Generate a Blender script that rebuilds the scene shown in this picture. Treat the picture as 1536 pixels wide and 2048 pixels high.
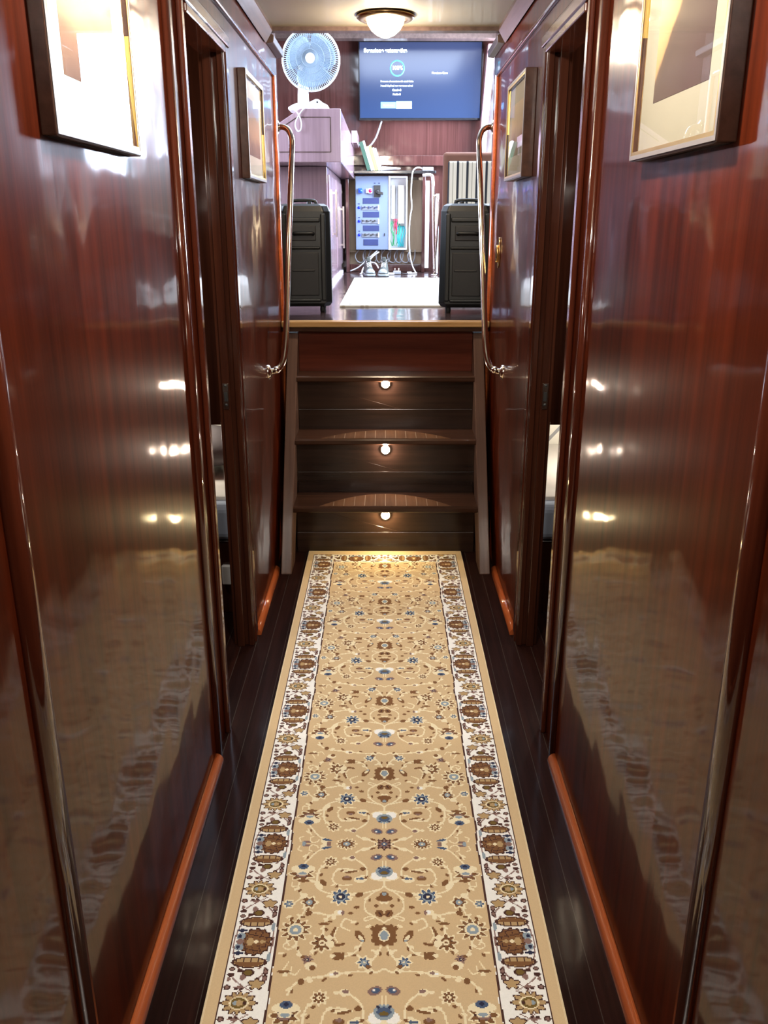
import bpy, bmesh, math, random
import numpy as np
from mathutils import Vector, Matrix
random.seed(7)
S = bpy.context.scene
C = S.collection
for o in list(bpy.data.objects): bpy.data.objects.remove(o)
PI = math.pi

# ------------------------------------------------------------------ camera
cam_d = bpy.data.cameras.new('camera'); cam = bpy.data.objects.new('camera', cam_d); C.objects.link(cam)
cam_d.sensor_fit = 'VERTICAL'; cam_d.sensor_height = 24.0
cam_d.lens = 24.0 * 1720 / 2048
cam_d.clip_start = 0.02; cam_d.clip_end = 60
cam_d.shift_x = -3.0 / 2048
cam.location = (0, 0, 1.45)
cam.rotation_euler = (math.radians(90 - 18.75), 0, 0)
S.camera = cam
# ------------------------------------------------------------------ view
S.view_settings.view_transform = 'Standard'
S.view_settings.look = 'None'
S.view_settings.exposure = 0.0
S.view_settings.gamma = 1.0
S.view_settings.use_curve_mapping = False
# ------------------------------------------------------------------ world: hazy daylight outside the saloon windows
W = bpy.data.worlds.new('world'); S.world = W; W.use_nodes = True
wn = W.node_tree; wn.nodes['Background'].inputs[0].default_value = (0.72, 0.84, 1.0, 1); wn.nodes['Background'].inputs[1].default_value = 3.0

def area(name, loc, rot, sx, sy, power, col):
    d = bpy.data.lights.new(name, 'AREA'); d.shape = 'RECTANGLE'; d.size = sx; d.size_y = sy
    d.energy = power; d.color = col
    o = bpy.data.objects.new(name, d); o.location = loc; o.rotation_euler = rot; C.objects.link(o)
    return o
def point(name, loc, power, col, r=0.03, parent=None):
    d = bpy.data.lights.new(name, 'POINT'); d.energy = power; d.color = col; d.shadow_soft_size = r
    o = bpy.data.objects.new(name, d); o.location = loc; C.objects.link(o)
    if parent: o.parent = parent
    return o
DAY = (0.68, 0.79, 1.0)
# daylight entering each saloon window and the roof hatch
area('daylight_starboard', (1.14, 7.0, 2.30), (0, math.radians(90), 0), 1.15, 2.15, 440, DAY)
area('daylight_port', (-1.42, 5.3, 2.15), (0, math.radians(-90), 0), 0.8, 1.5, 80, DAY)
area('daylight_hatch', (0.25, 5.9, 3.06), (0, 0, 0), 1.1, 1.9, 75, DAY)
WARM = (1.0, 0.80, 0.58)
LAMP_P = 26.0      # the three corridor ceiling lamps
STEP_P = 2.8      # the three step lights
CABIN_P = 10.0  # added fill lights inside the two cabins

# ------------------------------------------------------------------ materials
def nodes(name):
    m = bpy.data.materials.new(name); m.use_nodes = True
    nt = m.node_tree; b = nt.nodes['Principled BSDF']
    return m, nt, b
def setp(b, **k):
    for n, v in k.items():
        n = n.replace('_', ' ')
        if n in b.inputs: b.inputs[n].default_value = v
def srgb(r, g, b):
    f = lambda c: (c / 255 / 12.92) if c / 255 <= 0.04045 else ((c / 255 + 0.055) / 1.055) ** 2.4
    return (f(r), f(g), f(b), 1)
def plain(name, col, rough=0.5, metal=0.0, coat=0.0, spec=0.5, noise=0.06):
    m, nt, b = nodes(name)
    tc = nt.nodes.new('ShaderNodeTexCoord'); nz = nt.nodes.new('ShaderNodeTexNoise'); nz.inputs['Scale'].default_value = 14
    nz.inputs['Detail'].default_value = 4
    nt.links.new(tc.outputs['Object'], nz.inputs['Vector'])
    mx = nt.nodes.new('ShaderNodeMix'); mx.data_type = 'RGBA'
    mx.inputs['A'].default_value = tuple(c * (1 - noise * 2) for c in col[:3]) + (1,)
    mx.inputs['B'].default_value = tuple(min(1, c * (1 + noise * 2)) for c in col[:3]) + (1,)
    nt.links.new(nz.outputs['Fac'], mx.inputs['Factor']); nt.links.new(mx.outputs['Result'], b.inputs['Base Color'])
    setp(b, Roughness=rough, Metallic=metal)
    b.inputs['Coat Weight'].default_value = coat; b.inputs['Specular IOR Level'].default_value = spec
    return m
def wood(name, dark, light, scale=(55, 55, 1.6), rough=0.28, coat=1.0, crough=0.05, bump=0.02, wav=0.015, wavscale=5.0, plank=None, plank_axis=1, seam=(0.02, 0.012, 0.008, 1)):
    m, nt, b = nodes(name)
    N = nt.nodes.new; L = nt.links.new
    tc = N('ShaderNodeTexCoord'); mp = N('ShaderNodeMapping'); mp.inputs['Scale'].default_value = scale
    L(tc.outputs['Object'], mp.inputs['Vector'])
    n1 = N('ShaderNodeTexNoise'); n1.inputs['Scale'].default_value = 1.0; n1.inputs['Detail'].default_value = 5; n1.inputs['Roughness'].default_value = 0.6
    L(mp.outputs[0], n1.inputs['Vector'])
    mp2 = N('ShaderNodeMapping'); mp2.inputs['Scale'].default_value = tuple(s * 0.13 for s in scale)
    L(tc.outputs['Object'], mp2.inputs['Vector'])
    n2 = N('ShaderNodeTexNoise'); n2.inputs['Scale'].default_value = 1.0; n2.inputs['Detail'].default_value = 3
    L(mp2.outputs[0], n2.inputs['Vector'])
    ad = N('ShaderNodeMath'); ad.operation = 'ADD'
    ml = N('ShaderNodeMath'); ml.operation = 'MULTIPLY'; ml.inputs[1].default_value = 0.55
    ml2 = N('ShaderNodeMath'); ml2.operation = 'MULTIPLY'; ml2.inputs[1].default_value = 0.45
    L(n1.outputs['Fac'], ml.inputs[0]); L(n2.outputs['Fac'], ml2.inputs[0]); L(ml.outputs[0], ad.inputs[0]); L(ml2.outputs[0], ad.inputs[1])
    cr = N('ShaderNodeValToRGB'); cr.color_ramp.elements[0].position = 0.36; cr.color_ramp.elements[1].position = 0.64
    cr.color_ramp.elements[0].color = tuple(dark) + (1,); cr.color_ramp.elements[1].color = tuple(light) + (1,)
    L(ad.outputs[0], cr.inputs[0])
    col = cr.outputs[0]
    if plank:
        sp = N('ShaderNodeSeparateXYZ'); L(tc.outputs['Object'], sp.inputs[0])
        dv = N('ShaderNodeMath'); dv.operation = 'DIVIDE'; dv.inputs[1].default_value = plank; L(sp.outputs[plank_axis], dv.inputs[0])
        fr = N('ShaderNodeMath'); fr.operation = 'FRACT'; L(dv.outputs[0], fr.inputs[0])
        lt = N('ShaderNodeMath'); lt.operation = 'LESS_THAN'; lt.inputs[1].default_value = 0.03; L(fr.outputs[0], lt.inputs[0])
        fl = N('ShaderNodeMath'); fl.operation = 'FLOOR'; L(dv.outputs[0], fl.inputs[0])
        wn_ = N('ShaderNodeTexWhiteNoise'); wn_.noise_dimensions = '1D'; L(fl.outputs[0], wn_.inputs['W'])
        mr = N('ShaderNodeMapRange'); mr.inputs['To Min'].default_value = 0.7; mr.inputs['To Max'].default_value = 1.3; L(wn_.outputs['Value'], mr.inputs['Value'])
        vm = N('ShaderNodeVectorMath'); vm.operation = 'SCALE'; L(col, vm.inputs[0]); L(mr.outputs[0], vm.inputs['Scale'])
        mx = N('ShaderNodeMix'); mx.data_type = 'RGBA'; L(lt.outputs[0], mx.inputs['Factor']); L(vm.outputs[0], mx.inputs['A']); mx.inputs['B'].default_value = seam
        col = mx.outputs['Result']
    L(col, b.inputs['Base Color'])
    setp(b, Roughness=rough)
    b.inputs['Coat Weight'].default_value = coat; b.inputs['Coat Roughness'].default_value = crough; b.inputs['Coat IOR'].default_value = 1.5; b.inputs['Specular IOR Level'].default_value = 0.02
    bp = N('ShaderNodeBump'); bp.inputs['Strength'].default_value = bump * 5; bp.inputs['Distance'].default_value = 0.002; L(n1.outputs['Fac'], bp.inputs['Height'])
    L(bp.outputs[0], b.inputs['Normal'])
    nw = N('ShaderNodeTexNoise'); nw.inputs['Scale'].default_value = wavscale; nw.inputs['Detail'].default_value = 1.5; L(tc.outputs['Object'], nw.inputs['Vector'])
    nf = N('ShaderNodeMath'); nf.operation = 'MULTIPLY_ADD'; nf.inputs[1].default_value = 0.012; L(n1.outputs['Fac'], nf.inputs[0]); L(nw.outputs['Fac'], nf.inputs[2])
    b2 = N('ShaderNodeBump'); b2.inputs['Strength'].default_value = 1.0; b2.inputs['Distance'].default_value = wav; L(nf.outputs[0], b2.inputs['Height'])
    L(b2.outputs[0], b.inputs['Coat Normal'])
    return m
def emis(name, col, strength):
    m, nt, b = nodes(name); b.inputs['Base Color'].default_value = tuple(col[:3]) + (1,)
    b.inputs['Emission Color'].default_value = tuple(col[:3]) + (1,); b.inputs['Emission Strength'].default_value = strength
    return m
def glass(name, rough=0.0, ior=1.45, tint=(1, 1, 1, 1)):
    m = bpy.data.materials.new(name); m.use_nodes = True; nt = m.node_tree; nt.nodes.clear()
    out = nt.nodes.new('ShaderNodeOutputMaterial'); mx = nt.nodes.new('ShaderNodeMixShader'); fr = nt.nodes.new('ShaderNodeFresnel'); fr.inputs[0].default_value = ior
    tr = nt.nodes.new('ShaderNodeBsdfTransparent'); tr.inputs[0].default_value = tint
    gl = nt.nodes.new('ShaderNodeBsdfGlossy'); gl.inputs['Roughness'].default_value = rough
    ge = nt.nodes.new('ShaderNodeNewGeometry'); iv = nt.nodes.new('ShaderNodeMath'); iv.operation = 'SUBTRACT'; iv.inputs[0].default_value = 1.0
    ml = nt.nodes.new('ShaderNodeMath'); ml.operation = 'MULTIPLY'
    nt.links.new(ge.outputs['Backfacing'], iv.inputs[1]); nt.links.new(iv.outputs[0], ml.inputs[0]); nt.links.new(fr.outputs[0], ml.inputs[1])
    nt.links.new(ml.outputs[0], mx.inputs[0]); nt.links.new(tr.outputs[0], mx.inputs[1]); nt.links.new(gl.outputs[0], mx.inputs[2]); nt.links.new(mx.outputs[0], out.inputs[0])
    return m

M = {}
M['wall'] = wood('varnished_mahogany_panel', (0.023, 0.0036, 0.0015), (0.088, 0.0135, 0.0038), scale=(32, 32, 1.1), rough=0.3, coat=0.44, crough=0.075, wav=0.006, wavscale=4)
M['trim'] = wood('varnished_mahogany_moulding', (0.032, 0.0065, 0.0032), (0.080, 0.017, 0.0075), rough=0.3, crough=0.08, wav=0.003)
M['jamb'] = wood('dark_mahogany_jamb', (0.024, 0.0070, 0.0038), (0.058, 0.0165, 0.0080), rough=0.35, crough=0.1, wav=0.003)
M['orange'] = wood('orange_varnished_quarter_round', (0.30, 0.060, 0.016), (0.52, 0.125, 0.035), scale=(60, 2, 60), rough=0.3, crough=0.1, wav=0.002)
M['floor'] = wood('dark_plank_floor', (0.007, 0.0026, 0.002), (0.022, 0.007, 0.005), scale=(60, 2.2, 60), rough=0.45, coat=0.12, crough=0.14, wav=0.004, plank=0.052, plank_axis=0, seam=(0.050, 0.038, 0.032, 1))
M['deck'] = wood('dark_saloon_deck', (0.035, 0.020, 0.020), (0.085, 0.050, 0.048), scale=(60, 2.2, 60), rough=0.3, crough=0.12, wav=0.003, plank=0.085, plank_axis=0)
M['stair'] = wood('worn_brown_stair_board', (0.026, 0.011, 0.006), (0.065, 0.028, 0.016), scale=(2.0, 50, 50), rough=0.38, coat=0.6, crough=0.2, wav=0.003)
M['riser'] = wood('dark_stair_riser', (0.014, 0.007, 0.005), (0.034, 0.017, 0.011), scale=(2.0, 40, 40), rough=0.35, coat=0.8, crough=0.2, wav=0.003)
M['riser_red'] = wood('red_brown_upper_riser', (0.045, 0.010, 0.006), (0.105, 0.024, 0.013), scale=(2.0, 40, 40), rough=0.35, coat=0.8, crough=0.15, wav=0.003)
M['stringer'] = wood('grey_brown_stair_stringer', (0.070, 0.038, 0.028), (0.125, 0.072, 0.054), scale=(50, 2, 2), rough=0.4, coat=0.6, crough=0.2, wav=0.002)
M['nosing'] = wood('pale_worn_deck_edging', (0.30, 0.155, 0.055), (0.52, 0.32, 0.14), scale=(3, 60, 60), rough=0.4, coat=0.5, crough=0.15, wav=0.002)
M['grille'] = plain('pale_blue_white_wire', (0.26, 0.34, 0.42, 1), 0.4, noise=0.01)
M['salwood'] = wood('saloon_mahogany', (0.032, 0.0115, 0.0095), (0.074, 0.028, 0.024), rough=0.3, crough=0.1, wav=0.005)
M['console'] = wood('console_wood', (0.24, 0.16, 0.185), (0.35, 0.24, 0.275), rough=0.3, crough=0.12, wav=0.003)
M['ceiling'] = plain('cream_painted_ceiling', (0.19, 0.170, 0.120, 1), 0.35, noise=0.03, coat=0.2)
M['salceil'] = plain('saloon_ceiling_paint', (0.5, 0.47, 0.42, 1), 0.6, noise=0.02)
M['cornice'] = wood('grey_brown_cornice', (0.040, 0.026, 0.022), (0.085, 0.056, 0.048), scale=(50, 2, 50), rough=0.4, coat=0.4, crough=0.2, wav=0.002)
M['chrome'] = plain('polished_steel', (0.85, 0.80, 0.71, 1), 0.15, 1.0, noise=0.01)
M['ringmetal'] = plain('bronze_lamp_ring', (0.26, 0.17, 0.09, 1), 0.3, 1.0)
M['brass'] = plain('brass', (0.75, 0.52, 0.22, 1), 0.25, 1.0, noise=0.03)
M['gold'] = plain('gilt_slip', (0.55, 0.38, 0.13, 1), 0.3, 0.9, noise=0.04)
M['frame'] = wood('dark_picture_frame', (0.045, 0.020, 0.014), (0.095, 0.045, 0.030), scale=(40, 3, 40), rough=0.4, coat=0.4, crough=0.2, wav=0.001)
M['frame_edge'] = plain('grey_frame_face', (0.19, 0.165, 0.155, 1), 0.35)
M['mount_glare'] = plain('glare_whitened_mount_board', (0.82, 0.80, 0.72, 1), 0.7, noise=0.01)  # left-wall mounts made whiter, window glare put into the colour
M['mat'] = plain('cream_mount_board', (0.33, 0.30, 0.215, 1), 0.8, noise=0.015)
M['pglass'] = glass('picture_glass')
M['wglass'] = glass('window_glass')
M['blackplastic'] = plain('black_speaker_plastic', (0.0045, 0.0062, 0.006, 1), 0.45, noise=0.15)
M['blackdeep'] = plain('black_recess', (0.006, 0.006, 0.006, 1), 0.5)
M['rubber'] = plain('black_rubber', (0.01, 0.01, 0.01, 1), 0.6)
M['white'] = plain('white_plastic', (0.82, 0.84, 0.86, 1), 0.35, noise=0.01)
M['whitepaint'] = plain('white_painted_panel', (0.80, 0.78, 0.70, 1), 0.5, noise=0.01)
M['bluesheet'] = plain('pale_blue_sheet', (0.42, 0.50, 0.62, 1), 0.9)
M['whitesheet'] = plain('white_sheet', (0.78, 0.76, 0.70, 1), 0.9, noise=0.01)
M['greypillow'] = plain('grey_pillow_cloth', (0.24, 0.22, 0.23, 1), 0.9)
M['ply'] = wood('bare_plywood', (0.30, 0.22, 0.15), (0.46, 0.36, 0.25), scale=(12, 12, 2), rough=0.6, coat=0.0, wav=0.001)
M['panelgrey'] = plain('blue_grey_powder_coat', (0.15, 0.20, 0.30, 1), 0.45, noise=0.01)
M['navy'] = plain('navy_label_cover', (0.018, 0.032, 0.115, 1), 0.35)
M['breaker'] = plain('grey_breaker_row', (0.17, 0.19, 0.22, 1), 0.5)
M['black'] = plain('black_bakelite', (0.02, 0.02, 0.02, 1), 0.4)
M['blue'] = plain('blue_plastic', (0.01, 0.08, 0.85, 1), 0.3)
M['bluelamp'] = emis('blue_indicator_lens', (0.0, 0.01, 0.9), 1.2)
M['red'] = plain('red_plastic', (0.85, 0.01, 0.09, 1), 0.3)
M['green'] = plain('green_wire', (0.03, 0.35, 0.12, 1), 0.5)
M['cyan'] = plain('cyan_wire_bundle', (0.05, 0.50, 0.55, 1), 0.5)
M['shoecloth'] = plain('grey_shoe_mesh', (0.06, 0.066, 0.057, 1), 0.85, noise=0.15)
M['shoesole'] = plain('pale_shoe_sole', (0.24, 0.28, 0.28, 1), 0.7)
M['greycable'] = plain('grey_cable', (0.30, 0.31, 0.33, 1), 0.5)
M['stripe_brown'] = plain('brown_plush', (0.13, 0.055, 0.032, 1), 0.9, noise=0.1)
M['tvblack'] = plain('black_glossy_bezel', (0.01, 0.01, 0.012, 1), 0.15)
M['socket'] = plain('white_socket', (0.75, 0.75, 0.72, 1), 0.4, noise=0.01)
M['hatch'] = plain('darker_saloon_rug_fringe', (0.5, 0.45, 0.38, 1), 0.9)

# ------------------------------------------------------------------ mesh builder
class MB:
    def __init__(s): s.v = []; s.f = []; s.m = []; s.sm = []
    def add(s, vs, fs, mi=0, smooth=False):
        o = len(s.v); s.v += [tuple(p) for p in vs]
        for f in fs: s.f.append(tuple(i + o for i in f)); s.m.append(mi); s.sm.append(smooth)
        return s
    def box(s, x0, x1, y0, y1, z0, z1, mi=0):
        if x0 > x1: x0, x1 = x1, x0
        if y0 > y1: y0, y1 = y1, y0
        if z0 > z1: z0, z1 = z1, z0
        vs = [(x0, y0, z0), (x1, y0, z0), (x1, y1, z0), (x0, y1, z0), (x0, y0, z1), (x1, y0, z1), (x1, y1, z1), (x0, y1, z1)]
        return s.add(vs, [(0, 3, 2, 1), (4, 5, 6, 7), (0, 1, 5, 4), (1, 2, 6, 5), (2, 3, 7, 6), (3, 0, 4, 7)], mi)
    def prism(s, poly, axis, a, b, mi=0, smooth=False):
        """extrude a 2-D polygon along an axis ('x': poly is (y,z); 'y': (x,z); 'z': (x,y))"""
        def pt(p, t):
            return {'x': (t, p[0], p[1]), 'y': (p[0], t, p[1]), 'z': (p[0], p[1], t)}[axis]
        n = len(poly); vs = [pt(p, a) for p in poly] + [pt(p, b) for p in poly]
        s.add(vs, [tuple(range(n))[::-1], tuple(range(n, 2 * n))], mi)
        s.add(vs, [(i, (i + 1) % n, (i + 1) % n + n, i + n) for i in range(n)], mi, smooth)
        return s
    def tube(s, pts, r, n=10, mi=0, closed=False, smooth_pts=0):
        P = [Vector(p) for p in pts]
        if smooth_pts: P = catmull(P, smooth_pts, closed)
        rr = r if isinstance(r, (list, tuple)) else [r] * len(P)
        if len(rr) != len(P): rr = [rr[0] + (rr[-1] - rr[0]) * i / (len(P) - 1) for i in range(len(P))]
        vs = []; prev = None
        for i, p in enumerate(P):
            if closed: t = P[(i + 1) % len(P)] - P[i - 1]
            else: t = P[min(i + 1, len(P) - 1)] - P[max(i - 1, 0)]
            t = t.normalized() if t.length > 1e-9 else Vector((0, 0, 1))
            if prev is None:
                a = Vector((0, 0, 1)) if abs(t.z) < 0.9 else Vector((1, 0, 0)); u = t.cross(a).normalized()
            else: u = (prev - t * prev.dot(t)).normalized()
            w = t.cross(u); prev = u
            for k in range(n):
                an = 2 * PI * k / n; vs.append(p + (u * math.cos(an) + w * math.sin(an)) * rr[i])
        fs = []; m_ = len(P)
        for i in range(m_ if closed else m_ - 1):
            j = (i + 1) % m_
            for k in range(n): fs.append((i * n + k, i * n + (k + 1) % n, j * n + (k + 1) % n, j * n + k))
        s.add(vs, fs, mi, True)
        if not closed: s.add(vs[:n] + vs[-n:], [tuple(range(n))[::-1], tuple(range(n, 2 * n))], mi)
        return s
    def lathe(s, prof, c=(0, 0, 0), axis='z', n=28, mi=0, arc=None):
        """prof: (radius, height) pairs"""
        vs = []; full = arc is None; a0, a1 = arc or (0, 2 * PI); k_ = n if full else n + 1
        for r, h in prof:
            for k in range(k_):
                an = a0 + (a1 - a0) * k / n; x, y = r * math.cos(an), r * math.sin(an)
                vs.append({'z': (c[0] + x, c[1] + y, c[2] + h), 'y': (c[0] + x, c[1] + h, c[2] + y), 'x': (c[0] + h, c[1] + x, c[2] + y)}[axis])
        fs = []
        for i in range(len(prof) - 1):
            for k in range(n):
                fs.append((i * k_ + k, i * k_ + (k + 1) % k_, (i + 1) * k_ + (k + 1) % k_, (i + 1) * k_ + k))
        return s.add(vs, fs, mi, True)
    def loft(s, rings, mi=0, cap=True, smooth=True):
        n = len(rings[0]); vs = [p for r in rings for p in r]; fs = []
        for i in range(len(rings) - 1):
            for k in range(n): fs.append((i * n + k, i * n + (k + 1) % n, (i + 1) * n + (k + 1) % n, (i + 1) * n + k))
        if cap: fs += [tuple(range(n))[::-1], tuple(range((len(rings) - 1) * n, len(rings) * n))]
        return s.add(vs, fs, mi, smooth)
    def build(s, name, mats, parent=None, bevel=0.0, seg=2, label=None, loc=None, sub=0):
        me = bpy.data.meshes.new(name); me.from_pydata(s.v, [], s.f)
        mats = mats if isinstance(mats, (list, tuple)) else [mats]
        for m in mats: me.materials.append(M[m] if isinstance(m, str) else m)
        for p, i, sm in zip(me.polygons, s.m, s.sm): p.material_index = i; p.use_smooth = sm
        bm = bmesh.new(); bm.from_mesh(me)
        bmesh.ops.remove_doubles(bm, verts=bm.verts, dist=1e-6)
        bmesh.ops.recalc_face_normals(bm, faces=bm.faces); bm.to_mesh(me); bm.free()
        o = bpy.data.objects.new(name, me); C.objects.link(o)
        if parent:
            o.parent = parent
        if loc: o.location = loc
        if bevel:
            bv = o.modifiers.new('bevel', 'BEVEL'); bv.width = bevel; bv.segments = seg; bv.limit_method = 'ANGLE'; bv.angle_limit = math.radians(40)
            bv.harden_normals = False
        if sub:
            sb = o.modifiers.new('sub', 'SUBSURF'); sb.levels = sub; sb.render_levels = sub
        if label: o['label'] = label
        return o
def catmull(P, k, closed=False):
    out = []; n = len(P)
    for i in range(n if closed else n - 1):
        p0 = P[i - 1] if (closed or i > 0) else P[0]; p1 = P[i]; p2 = P[(i + 1) % n]; p3 = P[(i + 2) % n] if (closed or i + 2 < n) else P[-1]
        for j in range(k):
            t = j / k
            out.append(0.5 * ((2 * p1) + (p2 - p0) * t + (2 * p0 - 5 * p1 + 4 * p2 - p3) * t * t + (3 * p1 - p0 - 3 * p2 + p3) * t ** 3))
    if not closed: out.append(P[-1])
    return out
def thing(name, label, cat, loc=(0, 0, 0), group=None):
    o = bpy.data.objects.new(name, None); C.objects.link(o); o.location = loc; o.empty_display_size = 0.05
    o['label'] = label; o['category'] = cat
    if group: o['group'] = group
    return o
def tag(o, label, cat, group=None):
    o['label'] = label; o['category'] = cat
    if group: o['group'] = group
    return o
def struct(o): o['kind'] = 'structure'; return o
def at(o, mb):      # express builder coordinates relative to the parent thing
    l = o.location; mb.v = [(x - l.x, y - l.y, z - l.z) for x, y, z in mb.v]; return mb

# ================================================================== SETTING
WX = 0.478          # half width of the corridor
CEIL = 2.17
DECK = 1.01
DY0, DY1, DZ = 2.25, 2.80, 1.93      # the two cabin door openings
# floors
struct(MB().box(-1.9, 1.9, -1.8, 4.3, -0.06, 0.0).build('floor', 'floor'))
struct(MB().box(-1.35, 1.35, 4.06, 8.3, DECK - 0.05, DECK).build('floor_saloon', 'deck'))
# corridor walls (0.1 thick), with their door opening
for sgn, side in ((-1, 'left'), (1, 'right')):
    a, b = sgn * WX, sgn * (WX + 0.062)
    w = MB()
    w.box(a, b, -1.7, DY0, 0, 2.30).box(a, b, DY1, 4.19, 0, 2.30).box(a, b, DY0, DY1, DZ, 2.30)
    struct(w.build('wall_' + side, 'wall'))
struct(MB().box(-0.58, 0.58, -1.8, -1.7, 0, 2.3).build('wall_back', 'wall'))
# ceiling with its front lip, saloon ceiling with hatch opening
struct(MB().box(-0.6, 0.6, -1.8, 3.81, CEIL, CEIL + 0.06).build('ceiling', 'ceiling'))
struct(MB().box(-0.6, 0.6, 3.81, 3.86, CEIL - 0.015, CEIL + 0.14).build('trim_1', 'cornice'))
# cornices along the ceiling edges, and the short bars that run on beyond them
n = 2
for sgn, side in ((-1, 'left'), (1, 'right')):
    c_ = MB().prism([(sgn * WX, 2.12), (sgn * (WX - 0.006), 2.112), (sgn * 0.445, 2.155), (sgn * 0.445, CEIL), (sgn * WX, CEIL)], 'y', -1.7, 3.81)
    struct(c_.build('trim_%d' % n, 'cornice')); n += 1
    c_ = MB().prism([(sgn * WX, 2.12), (sgn * 0.449, 2.125), (sgn * 0.446, 2.150), (sgn * WX, 2.17)], 'y', 3.865, 4.21)
    struct(c_.build('trim_%d' % n, 'cornice', bevel=0.003)); n += 1
    # horizontal moulding under the cornice and the half round that ends the panel
    c_ = MB().prism([(sgn * WX, 2.022), (sgn * (WX - 0.010), 2.022), (sgn * (WX - 0.012), 2.030), (sgn * (WX - 0.006), 2.042), (sgn * WX, 2.044)], 'y', -1.7, 4.02)
    struct(c_.build('trim_%d' % n, 'trim', bevel=0.002)); n += 1
    def halfround(y, w, zt, z0=0.0, d=0.014):
        pts = [(sgn * WX, y - w / 2)] + [(sgn * (WX - d * math.sin(PI * k / 8)), y - w / 2 * math.cos(PI * k / 8)) for k in range(1, 8)] + [(sgn * WX, y + w / 2)]
        return MB().prism(pts, 'z', z0, zt, smooth=True)
    struct(halfround(4.045, 0.045, 2.03).build('trim_%d' % n, 'orange')); n += 1
    struct(halfround(1.04, 0.050, 2.02, d=0.016).build('trim_%d' % n, 'trim')); n += 1
    struct(halfround(2.095, 0.036, 2.02).build('trim_%d' % n, 'trim')); n += 1
    # quarter round at the floor, in the two stretches beside the door
    for (ya, yb) in ((-1.6, 2.078), (2.86, 3.47)):
        q = [(sgn * WX, 0.0), (sgn * (WX - 0.020), 0.0)] + [(sgn * (WX - 0.020 * math.cos(t)), 0.004 + 0.022 * math.sin(t)) for t in [PI / 2 * k / 6 for k in range(7)]]
        struct(MB().prism(q, 'y', ya, yb, smooth=True).build('baseboard_%s' % side + ('' if ya < 0 else '_end'), 'orange'))
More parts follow.
